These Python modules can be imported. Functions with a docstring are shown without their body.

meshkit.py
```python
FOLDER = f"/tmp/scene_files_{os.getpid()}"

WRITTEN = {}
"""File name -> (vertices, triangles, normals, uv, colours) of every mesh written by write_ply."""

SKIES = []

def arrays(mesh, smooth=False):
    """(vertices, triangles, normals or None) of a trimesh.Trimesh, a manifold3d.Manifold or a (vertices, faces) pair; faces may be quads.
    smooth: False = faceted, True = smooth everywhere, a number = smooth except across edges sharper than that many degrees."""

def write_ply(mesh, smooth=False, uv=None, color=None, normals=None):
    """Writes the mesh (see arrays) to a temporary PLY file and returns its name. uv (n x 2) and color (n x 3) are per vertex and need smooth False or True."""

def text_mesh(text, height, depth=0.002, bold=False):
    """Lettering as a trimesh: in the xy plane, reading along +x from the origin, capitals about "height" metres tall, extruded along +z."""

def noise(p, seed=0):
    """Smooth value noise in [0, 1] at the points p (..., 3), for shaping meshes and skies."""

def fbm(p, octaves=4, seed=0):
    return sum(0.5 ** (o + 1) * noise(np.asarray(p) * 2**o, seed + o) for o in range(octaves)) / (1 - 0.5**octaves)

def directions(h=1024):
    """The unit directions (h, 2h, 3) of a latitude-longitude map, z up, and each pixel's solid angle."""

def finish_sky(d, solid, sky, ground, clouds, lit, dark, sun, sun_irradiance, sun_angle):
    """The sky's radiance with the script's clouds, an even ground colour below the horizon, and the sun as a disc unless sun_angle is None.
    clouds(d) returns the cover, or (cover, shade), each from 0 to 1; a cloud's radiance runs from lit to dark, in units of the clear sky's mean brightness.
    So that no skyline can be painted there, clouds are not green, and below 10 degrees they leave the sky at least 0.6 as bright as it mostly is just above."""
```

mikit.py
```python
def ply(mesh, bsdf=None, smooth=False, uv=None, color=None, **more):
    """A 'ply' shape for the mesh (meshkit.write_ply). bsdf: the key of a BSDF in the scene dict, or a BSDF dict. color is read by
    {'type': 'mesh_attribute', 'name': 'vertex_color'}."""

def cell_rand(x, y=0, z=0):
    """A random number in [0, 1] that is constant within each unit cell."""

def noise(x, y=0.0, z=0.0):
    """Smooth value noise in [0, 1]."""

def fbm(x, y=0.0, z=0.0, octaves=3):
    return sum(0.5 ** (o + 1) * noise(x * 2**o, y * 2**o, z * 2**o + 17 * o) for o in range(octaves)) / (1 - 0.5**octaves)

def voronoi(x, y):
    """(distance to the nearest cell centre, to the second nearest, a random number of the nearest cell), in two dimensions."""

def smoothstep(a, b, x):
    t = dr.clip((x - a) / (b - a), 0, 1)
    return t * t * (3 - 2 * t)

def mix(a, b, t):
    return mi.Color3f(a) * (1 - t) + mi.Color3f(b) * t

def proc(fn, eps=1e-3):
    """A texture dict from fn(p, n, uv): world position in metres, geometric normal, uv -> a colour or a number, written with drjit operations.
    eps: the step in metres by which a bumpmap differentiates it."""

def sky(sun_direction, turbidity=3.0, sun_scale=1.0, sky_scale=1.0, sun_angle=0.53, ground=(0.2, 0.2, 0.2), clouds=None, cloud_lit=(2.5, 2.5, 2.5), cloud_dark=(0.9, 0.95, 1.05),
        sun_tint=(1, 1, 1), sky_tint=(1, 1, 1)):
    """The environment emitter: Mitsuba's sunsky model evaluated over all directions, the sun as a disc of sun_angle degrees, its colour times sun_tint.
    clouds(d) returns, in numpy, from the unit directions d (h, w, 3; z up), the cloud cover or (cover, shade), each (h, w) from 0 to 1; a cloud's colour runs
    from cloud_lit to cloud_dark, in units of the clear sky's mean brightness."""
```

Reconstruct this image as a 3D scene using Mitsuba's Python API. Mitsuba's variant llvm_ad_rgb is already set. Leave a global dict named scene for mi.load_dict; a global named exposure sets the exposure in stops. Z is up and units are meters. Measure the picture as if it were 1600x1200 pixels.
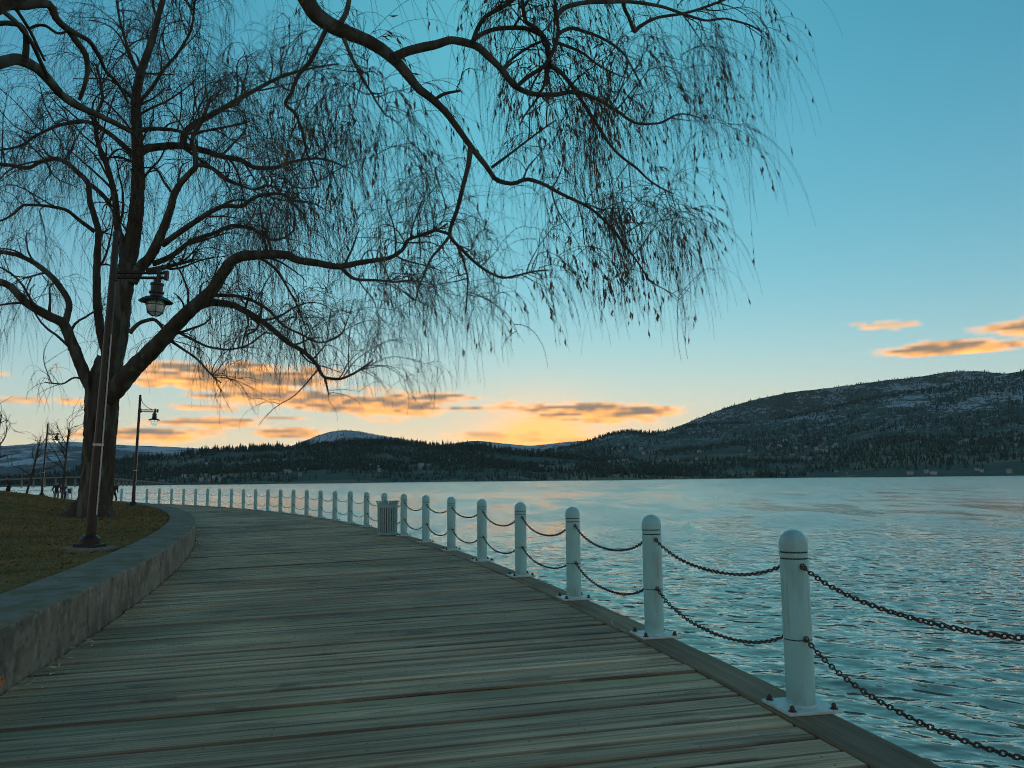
import math, random
import numpy as np, trimesh, manifold3d as m3, mitsuba as mi, drjit as dr
import mikit, meshkit
from mikit import noise, fbm, smoothstep, mix, cell_rand

T = mi.ScalarTransform4f
scene, labels = {}, {}
exposure = 1.95

# ------------------------------------------------------------------ camera
EYE = np.array([0.0, 0.0, 1.5])           # boardwalk surface is z = 0
FOC, PITCH, ROLL = 1280.0, math.atan(149.89 / 1280.0), -0.011
_fw0 = np.array([0, math.cos(PITCH), math.sin(PITCH)])
_up0 = np.array([0, -math.sin(PITCH), math.cos(PITCH)])
_rt0 = np.array([1.0, 0, 0])
_rt = _rt0 * math.cos(ROLL) + _up0 * math.sin(ROLL)
_up = _up0 * math.cos(ROLL) - _rt0 * math.sin(ROLL)
scene['camera'] = {'type': 'perspective', 'fov': math.degrees(2 * math.atan(800 / FOC)), 'fov_axis': 'x', 'near_clip': 0.05, 'far_clip': 60000.0,
                   'to_world': T().look_at(origin=EYE.tolist(), target=(EYE + _fw0 * 10).tolist(), up=_up.tolist())}


def ray(x, y):
    return _fw0 + _rt * (x - 800) / FOC + _up * (600 - y) / FOC


def at(x, y, d):
    """a surveyed point of the photograph at distance d in front of the eye"""
    r = ray(x, y)
    return EYE + r * (d / r[1])


# ------------------------------------------------------------------ sky
# the sun itself has just gone behind the cloud bank, so only its sky lights the place (no disc)
SUN_AZ, SUN_EL = math.radians(1.5), math.radians(38.0)
SUN = [math.sin(SUN_AZ) * math.cos(SUN_EL), math.cos(SUN_AZ) * math.cos(SUN_EL), math.sin(SUN_EL)]
# cloud banks of this evening: azimuth, elevation, half width, half height (degrees), thickness
CLOUDS = [
    (-19.7, 6.8, 7.2, 1.15, 1.05), (-16.6, 5.6, 6.0, 0.65, 1.0), (-8.2, 5.1, 7.4, 1.05, 1.15), (-13.5, 5.3, 3.0, .4, .7), (6.6, 4.5, 6.2, 0.9, 1.15),
    (-20.6, 3.9, 3.6, .42, .8), (-24.0, 3.1, 5.0, .55, .9), (-15.3, 4.3, 1.8, .17, .7), (-15.2, 3.3, 2.6, .42, .8),
    (-1.5, 3.05, 3.4, .42, .6), (-9.5, 2.9, 3.5, .3, .6), (-28.0, 5.1, 1.4, .22, .7), (-31.0, 5.0, 1.6, .25, .6), (-33.0, 6.6, 1.6, .2, .5),
    (28.6, 7.75, 4.6, .62, 1.15), (34.2, 8.55, 4.4, .85, 1.3), (25.3, 9.5, 1.7, .3, .45), (23.2, 9.7, .5, .1, .4), (4.0, 2.7, 3.2, .25, .7), (1.3, 3.0, 1.6, .3, .5), (-21.0, 4.9, 2.2, .22, .6),
    (-17.8, 7.6, 3.0, .45, .9)]


def clouds(d):
    az, el = np.degrees(np.arctan2(d[..., 0], d[..., 1])), np.degrees(np.arcsin(np.clip(d[..., 2], -1, 1)))
    q = np.stack([az * 0.22, el * 1.7, az * 0], -1)
    n1 = meshkit.fbm(q, 5, 3) - 0.5
    n2 = meshkit.fbm(q * np.array([3.4, 4.2, 1]), 4, 9) - 0.5
    cover, dark = np.zeros(az.shape), np.zeros(az.shape)
    for a, e, w, h, t in CLOUDS:
        u, v = (az - a) / w, (el - e) / h
        calm = .55 if a > 27 else 1.0                              # the two smooth lens clouds at the right
        flat = np.where(v < 0, v * 1.35, v)
        body = 1.0 - np.sqrt(u * u + flat * flat) + calm * (1.25 * n1 + 1.0 * n2)
        c = np.clip(body * 3.0 + .05, 0, 1) ** 1.2 * np.clip(1.25 * t, 0, 1)
        s = np.clip((body - .08) * 2.6, 0, 1) * np.clip(0.62 + (.22 if a > 27 else .06) + v * 0.9 + 2.2 * n2, 0, 1) * min(t * 1.1, 1)
        dark = np.where(c > cover, s, dark)
        cover = np.maximum(cover, c)
    # the warm veil of dusk low over the sunset, all the way round but strongest towards it
    glow = np.exp(-(az - 1.5) ** 2 / (2 * 34.0 ** 2))
    veil = 0.55 * np.exp(-(el / 6.0) ** 1.5) * (.52 + .48 * np.exp(-(az - 1.5) ** 2 / (2 * 21.0 ** 2))) + 0.10 * np.exp(-(el / 16.5) ** 2) * (.55 + .45 * glow)
    veil = veil + .125 * (1 - np.exp(-(az / 78.0) ** 2)) ** 1.5 * np.exp(-((el - 12.0) / 17.0) ** 2)                     # pink belt of dusk opposite the sunset
    veil = veil + .30 * np.exp(-((az - 1.9) / 4.2) ** 2 - ((el - 2.2) / 3.2) ** 2)
    veil = np.clip(veil + .62 * np.exp(-((az - 1.9) / 2.4) ** 2 - ((el - 2.7) / 1.3) ** 2), 0, .92)
    # the same scattered bands round the rest of the horizon, away from the view
    far = np.clip((np.abs(az) - 42) / 12, 0, 1) * np.clip((el - 1.5) / 2, 0, 1) * np.clip((13 - el) / 6, 0, 1)
    b = np.clip((meshkit.fbm(np.stack([az * .1, el * .75, az * 0], -1), 4, 21) - .53) * 7, 0, 1) * far
    cover = np.maximum(cover, b * .8)
    dark = np.where(b > .2, np.maximum(dark, b), dark)
    total = np.clip(cover + veil * (1 - cover), 0, 1)
    return total, np.where(total > 0, dark * cover / np.maximum(total, 1e-6), 0)


scene['sky'] = mikit.sky(SUN, turbidity=2.0, sun_scale=0.0, sky_scale=1.0, sun_angle=2.0, clouds=clouds,
                         cloud_lit=(9.5, 4.0, .9), cloud_dark=(1.6, 1.2, .85), sky_tint=(0.265, 0.85, 0.775))

# ------------------------------------------------------------------ materials


def mat(name, color, rough=.7, spec=.3, bump=None, height=None, metallic=0.0, eps=2e-3, **kw):
    col = color if isinstance(color, dict) else {'type': 'rgb', 'value': list(color)}
    b = {'type': 'principled', 'base_color': col, 'roughness': rough, 'specular': spec, 'metallic': metallic, **kw}
    if bump is not None:
        b = {'type': 'bumpmap', 'arbitrary': mikit.proc(bump, eps), 'scale': height, 'bsdf': b}
    scene[name] = {'type': 'twosided', 'bsdf': b}


def wood_color(p, n, uv):
    u, v = uv.x, uv.y
    plank = dr.floor(v)
    r1, r2 = cell_rand(plank, 3), cell_rand(plank, 11)
    w = v - plank
    grain = fbm(u * 1.6 + r1 * 90, w * 95 + 0.6 * fbm(u * .8, w * 9, plank), plank, 4)
    long_ = fbm(u * .45 + r2 * 40, w * 16, plank + 5, 3)
    blotch = fbm(p.x * .7, p.y * .7, 2.0, 3)
    c = mix((.29, .165, .083), (.69, .425, .225), smoothstep(.25, .75, grain * .5 + long_ * .5))
    c = mix(c, (.52, .36, .16), smoothstep(.80, .95, r1) * .7)               # a newer, browner board now and then
    c = c * (.76 + .42 * r2)
    c = mix(c, (.028, .026, .024), .66 * smoothstep(.088, .112, dr.abs(w - .3)) + .32 * smoothstep(.108, .120, dr.abs(w - .3)))                   # shade of the gaps painted along the board edges, with some grime
    nail = dr.sqrt(dr.square(u - 1.3 * dr.round(u / 1.3)) + dr.square(dr.abs(w - .3) - .065))
    c = c * (1 - .7 * (1 - smoothstep(.006, .010, nail)))
    knots = smoothstep(.80, .86, noise(u * 2.3 + r1 * 31, w * 14, plank))
    c = c * (1 - .35 * knots)
    c = c * (.72 + .5 * smoothstep(.25, .7, blotch))
    worn = smoothstep(.66, .8, fbm(u * .9 + 7, w * 40, plank + 9, 3))
    return mix(c, (.70, .49, .33), worn * .4 * (1 - smoothstep(.09, .115, dr.abs(w - .3))))


def wood_bump(p, n, uv):
    u, v = uv.x, uv.y
    plank = dr.floor(v)
    w = v - plank
    r1 = cell_rand(plank, 3)
    g = fbm(u * 1.6 + r1 * 90, w * 95 + 0.6 * fbm(u * .8, w * 9, plank), plank, 4)
    split = smoothstep(.70, .76, fbm(u * .7 + r1 * 13, w * 48, plank + 3, 2))
    return g * .7 - split * .9 + .5 * fbm(u * .45, w * 16, plank + 5, 2)


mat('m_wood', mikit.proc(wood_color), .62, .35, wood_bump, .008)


def beam_color(p, n, uv):
    g = fbm(uv.x * 1.2, uv.y * 30, 0, 4)
    c = mix((.17, .105, .06), (.40, .27, .15), g)
    return c * (.6 + .7 * fbm(p.x * 1.4, p.y * 1.4, p.z * 3, 3))


mat('m_beam', mikit.proc(beam_color), .75, .25, lambda p, n, uv: fbm(uv.x * 2, uv.y * 40, 0, 4), .006)


def concrete_color(p, n, uv):
    side = 1 - smoothstep(.5, .8, dr.abs(n.z))
    base = fbm(p.x * 2.2, p.y * 2.2, p.z * 2.2, 4)
    fine = fbm(p.x * 22, p.y * 22, p.z * 22, 3)
    c = mix((.21, .165, .118), (.40, .33, .245), base * .55 + fine * .45)
    c = c * (.76 + .06 * side)
    run = fbm(p.x * 6, p.y * 6, p.z * 1.6, 4) * .45 + fbm(p.x * 2.1, p.y * 2.1, p.z * 2.2 + 3, 4) * .55      # rain runs down the face
    wet = smoothstep(.42, .62, run) * side
    c = c * (1 - .40 * wet)
    lime = smoothstep(.54, .68, fbm(p.x * 11 + 4, p.y * 11, p.z * 6.5, 5)) * side
    c = mix(c, (.50, .43, .33), lime * .25)
    moss = smoothstep(.42, .66, fbm(p.x * 2.6 + 9, p.y * 2.6, p.z, 5)) * (1 - side)
    pit = smoothstep(.62, .74, fbm(p.x * 14, p.y * 14, p.z * 14 + 2, 3))
    c = c * (1 - .35 * pit)
    return mix(c, (.15, .12, .06), moss * .7)


mat('m_concrete', mikit.proc(concrete_color), .85, .2,
    lambda p, n, uv: fbm(p.x * 26, p.y * 26, p.z * 26, 4) + .6 * fbm(p.x * 6, p.y * 6, p.z * 1.5, 2), .007)


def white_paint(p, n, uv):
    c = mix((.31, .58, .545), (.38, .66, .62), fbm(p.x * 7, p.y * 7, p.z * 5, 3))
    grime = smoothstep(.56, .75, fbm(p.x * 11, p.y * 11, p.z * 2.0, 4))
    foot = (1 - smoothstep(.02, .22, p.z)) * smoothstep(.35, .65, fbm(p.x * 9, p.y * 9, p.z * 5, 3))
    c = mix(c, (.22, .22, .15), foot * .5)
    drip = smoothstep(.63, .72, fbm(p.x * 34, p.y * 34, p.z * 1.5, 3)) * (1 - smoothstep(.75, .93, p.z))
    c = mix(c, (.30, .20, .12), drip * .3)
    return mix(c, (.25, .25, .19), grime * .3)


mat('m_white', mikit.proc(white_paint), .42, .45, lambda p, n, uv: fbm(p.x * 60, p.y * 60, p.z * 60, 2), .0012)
mat('m_plate', mikit.proc(lambda p, n, uv: mix((.46, .52, .45), (.74, .80, .70), fbm(p.x * 16, p.y * 16, 1, 3))), .5, .4)
mat('m_groove', (.05, .045, .04), .8)
mat('m_bin', mikit.proc(lambda p, n, uv: mix((.25, .39, .365), (.32, .47, .44), fbm(p.x * 9, p.y * 9, p.z * 4, 3))), .45, .4)
mat('m_liner', (.16, .10, .085), .7)
mat('m_rust', mikit.proc(lambda p, n, uv: mix((.035, .022, .018), (.13, .062, .042), fbm(p.x * 40, p.y * 40, p.z * 40, 3))), .6, .4)
mat('m_lamp', mikit.proc(lambda p, n, uv: mix((.016, .010, .008), (.042, .024, .018), fbm(p.x * 5, p.y * 5, p.z * 3, 3))), .38, .5)
mat('m_conduit', (.62, .60, .55), .35, .5)
mat('m_frost', (.66, .70, .66), .2, .5)
mat('m_dark_metal', (.06, .07, .07), .5, .5)
mat('m_rail', (.55, .57, .56), .4, .5)
mat('m_sign', (.7, .7, .68), .5)
mat('m_panel', (.06, .07, .08), .4)
mat('m_orange_mark', mikit.proc(lambda p, n, uv: mix((.50, .15, .05), (.62, .22, .08), fbm(p.x * 40, p.y * 40, p.z * 40, 3))), .8)
mat('m_leaf', mikit.proc(lambda p, n, uv: mix((.10, .055, .03), (.22, .13, .06), noise(p.x * 9, p.y * 9, p.z * 9))), .7)
mat('m_litter', mikit.proc(lambda p, n, uv: mix((.30, .22, .12), (.70, .62, .48), noise(p.x * 23, p.y * 23, 1))), .7)
mat('m_twig', mikit.proc(lambda p, n, uv: mix((.055, .042, .03), (.12, .088, .052), noise(p.x * .9, p.y * .9, p.z * .9))), .7)


def bark_color(p, n, uv):
    g = fbm(p.x * 9, p.y * 9, p.z * 1.3, 4)
    c = mix((.032, .023, .017), (.135, .108, .078), g)
    lichen = smoothstep(.50, .66, fbm(p.x * 5, p.y * 5, p.z * 1.1 + 3, 4))
    return mix(c, (.17, .18, .14), lichen * .6)


mat('m_bark', mikit.proc(bark_color), .85, .2, lambda p, n, uv: fbm(p.x * 12, p.y * 12, p.z * 1.9, 4), .05)


def lawn_color(p, n, uv):
    big = fbm(p.x * .25, p.y * .25, 1, 4)
    mid = fbm(p.x * 1.8, p.y * 1.8, 3, 4)
    fine = fbm(p.x * 19, p.y * 19, 5, 3)
    c = mix((.31, .19, .078), (.20, .16, .062), smoothstep(.32, .68, big * .5 + mid * .5))
    c = mix(c, (.15, .085, .03), smoothstep(.54, .74, mid) * .7)
    return c * (.5 + 1.0 * fine)


mat('m_lawn', mikit.proc(lawn_color), .95, .1, lambda p, n, uv: fbm(p.x * 17, p.y * 17, 2, 4), .10)
mat('m_blade', mikit.proc(lambda p, n, uv: mix((.33, .21, .088), (.21, .17, .068), smoothstep(.3, .7, fbm(p.x * .8, p.y * .8, 4, 3))) * (.55 + .9 * noise(p.x * 31, p.y * 31, 2))), .9, .1)
mat('m_soil', (.10, .08, .055), .95, .1)


def mix_f(a, b, t):
    return a * (1 - t) + b * t


def ripple(p, n, uv):
    x, y = p.x, p.y
    a = x * .41 + y * .91
    b = y * .41 - x * .91
    w = .10 * noise(a * 3.6, b * 1.7, 3) + .055 * noise(a * 8, b * 4, 8) + .022 * noise(a * 19, b * 9, 3)
    far = 1.3 * noise(a * .42, b * .10, 5) + .6 * noise(a * .95, b * .3, 2)
    d = dr.sqrt(x * x + y * y)
    gust = .80 + .6 * fbm(x * .018, y * .05, 6, 3)
    cat = smoothstep(.30, .72, .55 * noise(x * .55, y * .17, 2) + .45 * noise(x * .16, y * .045, 9))     # cat's paws
    gust = gust * mix_f(1.0, .40 + 1.5 * cat, smoothstep(14, 60, d))
    return (w + far * smoothstep(60, 300, d)) * gust


def lanes(p, n, uv):
    return .015 + .05 * smoothstep(.42, .66, fbm(p.x * .012, p.y * .035, 7, 4))                       # wind lanes


scene['m_water'] = {'type': 'twosided', 'bsdf': {'type': 'bumpmap', 'arbitrary': mikit.proc(ripple, .02), 'scale': .34,
                    'bsdf': {'type': 'principled', 'base_color': {'type': 'rgb', 'value': [.26, .215, .16]}, 'spec_tint': 1.0, 'roughness': mikit.proc(lanes), 'eta': 3.1}}}


def hill_color(p, n, uv):
    n1 = fbm(p.x * .006, p.y * .006, p.z * .012, 4)
    n2 = fbm(p.x * .03, p.y * .03, p.z * .05, 3)
    c = mix((.035, .06, .048), (.085, .105, .08), n1 * .5 + n2 * .5)
    field = smoothstep(.52, .60, fbm(p.x * .003 + 5, p.y * .003, p.z * .06, 3)) * (1 - smoothstep(60, 110, p.z))
    c = mix(c, (.16, .14, .09), field * .7)
    t = fbm(p.x * .006, p.y * .004, p.z * .009 + 9, 6)
    n3 = fbm(p.x * .09, p.y * .09, p.z * .12, 3)
    snow = smoothstep(.53, .60, t * .6 + .4 * n2 + .55 * (n3 - .5)) * smoothstep(70, 300, p.z)
    return mix(c, (.42, .44, .45), snow * .68)


def snow_color(p, n, uv):
    t = fbm(p.x * .004, p.y * .004, p.z * .012, 5)
    c = mix((.06, .075, .07), (.13, .14, .12), fbm(p.x * .02, p.y * .02, p.z * .03, 3))
    n3 = fbm(p.x * .06, p.y * .06, p.z * .08, 3)
    return mix(c, (.36, .39, .41), smoothstep(.50, .68, t + .4 * (n3 - .5)))


mat('m_hill', mikit.proc(hill_color), .95, .1)
mat('m_snowhill', mikit.proc(snow_color), .95, .1)
mat('m_farhill', mikit.proc(lambda p, n, uv: mix((.07, .085, .09), (.34, .37, .39), smoothstep(.42, .64, fbm(p.x * .0016, p.y * .0016, p.z * .0012, 5) + .5 * (fbm(p.x * .012, p.y * .012, p.z * .02, 3) - .5)))), .95, .1)
mat('m_conifer', mikit.proc(lambda p, n, uv: mix((.020, .040, .032), (.05, .075, .055), noise(p.x * .1, p.y * .1, p.z * .1))), .95, .1)
mat('m_house', mikit.proc(lambda p, n, uv: mix((.12, .12, .115), (.40, .40, .38), cell_rand(p.x * .04, p.y * .04, 0))), .8)
mat('m_bridge', (.22, .22, .21), .8)
for nm, c in (('dark', (.035, .03, .03)), ('brown', (.07, .05, .04)), ('grey', (.22, .22, .22)), ('skin', (.40, .25, .18)), ('blue', (.06, .08, .12))):
    mat('m_cloth_' + nm, c, .85, .2)

# ------------------------------------------------------------------ helpers


def put(key, mesh, bsdf, smooth=False, label=None, cat=None, group=None, kind=None, to=None, uv=None):
    d = mikit.ply(mesh, bsdf, smooth, uv=uv) if not isinstance(mesh, dict) else dict(mesh)
    if to is not None:
        d['to_world'] = to
    assert key not in scene, key
    scene[key] = d
    tag(key, label, cat, group, kind)
    return key


def tag(key, label=None, cat=None, group=None, kind=None):
    t = {k: v for k, v in (('label', label), ('category', cat), ('group', group), ('kind', kind)) if v}
    if t:
        labels.setdefault(key, {}).update(t)


def num(name, i):
    return name if i == 0 else f'{name}_{i:03d}'


def V(*a):
    return np.array(a, float)


def box(sx, sy, sz, c=(0, 0, 0), bevel=0.0):
    if bevel <= 0:
        m = trimesh.creation.box((sx, sy, sz))
        m.apply_translation(c)
        return m
    pts = []
    for k in range(3):
        h = np.array([sx, sy, sz]) / 2
        e = h - bevel
        e[k] = h[k]
        pts += [V(a, b, d) * e for a in (-1, 1) for b in (-1, 1) for d in (-1, 1)]
    m = trimesh.convex.convex_hull(np.array(pts))
    m.apply_translation(c)
    return m


def tube(pts, rad, sides=6, cap=True):
    """tapered tube along a polyline"""
    p = np.asarray(pts, float)
    r = np.broadcast_to(np.asarray(rad, float), (len(p),))
    t = np.gradient(p, axis=0)
    t /= np.linalg.norm(t, axis=1, keepdims=True) + 1e-12
    a = np.cross(t[0], V(0.13, .21, 1) if abs(t[0][2]) < .9 else V(1, .1, 0))
    a /= np.linalg.norm(a)
    A = []
    for k in range(len(p)):
        a = a - t[k] * (a @ t[k])
        a /= np.linalg.norm(a) + 1e-12
        A.append(a.copy())
    A = np.array(A)
    b = np.cross(t, A)
    ang = np.arange(sides) * 2 * np.pi / sides
    v = (p[:, None] + r[:, None, None] * (np.cos(ang)[None, :, None] * A[:, None] + np.sin(ang)[None, :, None] * b[:, None])).reshape(-1, 3)
    i, j = np.meshgrid(np.arange(len(p) - 1), np.arange(sides), indexing='ij')
    q = np.stack([i * sides + j, i * sides + (j + 1) % sides, (i + 1) * sides + (j + 1) % sides, (i + 1) * sides + j], -1).reshape(-1, 4)
    f = np.vstack([q[:, [0, 1, 2]], q[:, [0, 2, 3]]])
    if cap:
        n = len(v)
        v = np.vstack([v, p[:1], p[-1:]])
        j = np.arange(sides)
        L = (len(p) - 1) * sides
        f = np.vstack([f, np.stack([(j + 1) % sides, j, j * 0 + n], 1), np.stack([L + j, L + (j + 1) % sides, j * 0 + n + 1], 1)])
    return v, f


def join(parts):
    vs, fs, o = [], [], 0
    for m in parts:
        v, f = (m.vertices, m.faces) if hasattr(m, 'vertices') else m
        vs.append(np.asarray(v, float))
        fs.append(np.asarray(f) + o)
        o += len(v)
    return trimesh.Trimesh(np.vstack(vs), np.vstack(fs), process=False)


def strands(P, R, sides=3):
    """many thin tubes at once: P (n, k, 3) points, R (n, k) radii"""
    n, k, _ = P.shape
    t = np.gradient(P, axis=1)
    t /= np.linalg.norm(t, axis=2, keepdims=True) + 1e-12
    a = np.cross(t, V(.31, .87, .12))
    a /= np.linalg.norm(a, axis=2, keepdims=True) + 1e-12
    b = np.cross(t, a)
    ang = np.arange(sides) * 2 * np.pi / sides
    v = P[:, :, None] + R[:, :, None, None] * (np.cos(ang)[:, None] * a[:, :, None] + np.sin(ang)[:, None] * b[:, :, None])
    i, j = np.meshgrid(np.arange(k - 1), np.arange(sides), indexing='ij')
    q = np.stack([i * sides + j, i * sides + (j + 1) % sides, (i + 1) * sides + (j + 1) % sides, (i + 1) * sides + j], -1).reshape(-1, 4)
    f = np.vstack([q[:, [0, 1, 2]], q[:, [0, 2, 3]]])
    F = (f[None] + (np.arange(n) * k * sides)[:, None, None]).reshape(-1, 3)
    return trimesh.Trimesh(v.reshape(-1, 3), F, process=False)


def revolve(profile, n=24, c=(0, 0, 0)):
    m = trimesh.creation.revolve(np.array(profile, float), sections=n)
    m.apply_translation(c)
    return m


def spline(pts, per=6):
    """smooth curve through the points (any number of columns)"""
    from scipy.interpolate import CubicSpline
    p = np.asarray(pts, float)
    s = np.concatenate([[0], np.cumsum(np.linalg.norm(np.diff(p[:, :3], axis=0), axis=1) + 1e-9)])
    q = np.linspace(0, s[-1], per * (len(p) - 1) + 1)
    from scipy.interpolate import PchipInterpolator
    return PchipInterpolator(s, p)(q)


rng = np.random.default_rng(7)

# ------------------------------------------------------------------ the curve of the boardwalk's outer edge (s = metres along it, off = metres to its left)
_s = np.arange(-14, 150, .05)
_sc = np.minimum(_s, 76)
_th = 1.7621386 + .0098624627 * _sc - 6.59758e-05 * _sc ** 2 + 6.99e-07 * _sc ** 3 + np.maximum(_s - 76, 0) * .0106
_X, _Y = np.cumsum(np.cos(_th) * .05), np.cumsum(np.sin(_th) * .05)
_i0 = np.argmin(abs(_s))
_X += 1.8693954 - _X[_i0]
_Y += 5.5718556 - _Y[_i0]
PITCHB = 2.588745


def edge(s, off=0.0, z=0.0):
    x, y, t = np.interp(s, _s, _X), np.interp(s, _s, _Y), np.interp(s, _s, _th)
    return np.stack([x - off * np.sin(t), y + off * np.cos(t), z + 0 * x], -1)


def heading(s):
    return np.interp(s, _s, _th)


def to_edge(x, y):
    """(s, off) of ground points, roughly"""
    x, y = np.asarray(x, float), np.asarray(y, float)
    k = np.argmin((x[..., None] - _X[::10]) ** 2 + (y[..., None] - _Y[::10]) ** 2, -1) * 10
    return _s[k], -(x - _X[k]) * np.sin(_th[k]) + (y - _Y[k]) * np.cos(_th[k])


def frame(p, ang):
    """placement at p, turned by ang about the vertical"""
    return T().translate(np.asarray(p, float).tolist()).rotate([0, 0, 1], math.degrees(ang))


WATER_Z = -1.3
WALL_IN, WALL_OUT, WALL_H = 5.40, 6.10, 0.45

# ------------------------------------------------------------------ setting: water, boardwalk, wall, lawn
def lake():
    """one sheet of water, finely waved near the boardwalk and coarser with distance"""
    rows = np.concatenate([np.geomspace(2.2, 420, 720), np.geomspace(432, 15200, 60)])
    az = np.radians(np.arange(-100, 125, .36))
    Rr, Az = np.meshgrid(rows, az, indexing='ij')
    x, y = Rr * np.sin(Az), Rr * np.cos(Az)
    cell = np.maximum(Rr * .0075, Rr * .0063)
    z = np.zeros_like(x)
    g = np.random.default_rng(17)
    for lam in np.geomspace(.11, 1.35, 66):
        th = 1.15 + g.normal(0, .42)                                  # travelling obliquely towards the shore
        k = 2 * np.pi / lam
        amp = .0150 * lam ** .58 * g.uniform(.5, 1.3)
        keep = sstep(2.0, 3.6, lam / cell)
        mod = .25 + 1.5 * meshkit.noise(np.stack([x / (lam * 5), y / (lam * 3.2), 0 * x + lam * 9], -1), 3)
        ph = k * (x * np.cos(th) + y * np.sin(th)) + g.uniform(0, 6.28) + 1.2 * meshkit.noise(np.stack([x / (lam * 2.5), y / (lam * 2.5), 0 * x + lam], -1), 5)
        z += amp * keep * mod * (np.sin(ph) + .25 * np.sin(2 * ph + .6)) * .32
    n = len(az)
    i, j = np.meshgrid(np.arange(len(rows) - 1), np.arange(n - 1), indexing='ij')
    q = np.stack([i * n + j, i * n + j + 1, (i + 1) * n + j + 1, (i + 1) * n + j], -1).reshape(-1, 4)
    return np.stack([x, y, WATER_Z + z], -1).reshape(-1, 3), q[:, ::-1]


def sstep(a, b, x):
    t = np.clip((x - a) / (b - a), 0, 1)
    return t * t * (3 - 2 * t)


put('lake_water', lake(), 'm_water', True, kind='structure')

PLANK = .247


def skew(s):
    return np.clip(.42 + .055 * s, .3, 1.05)


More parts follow.
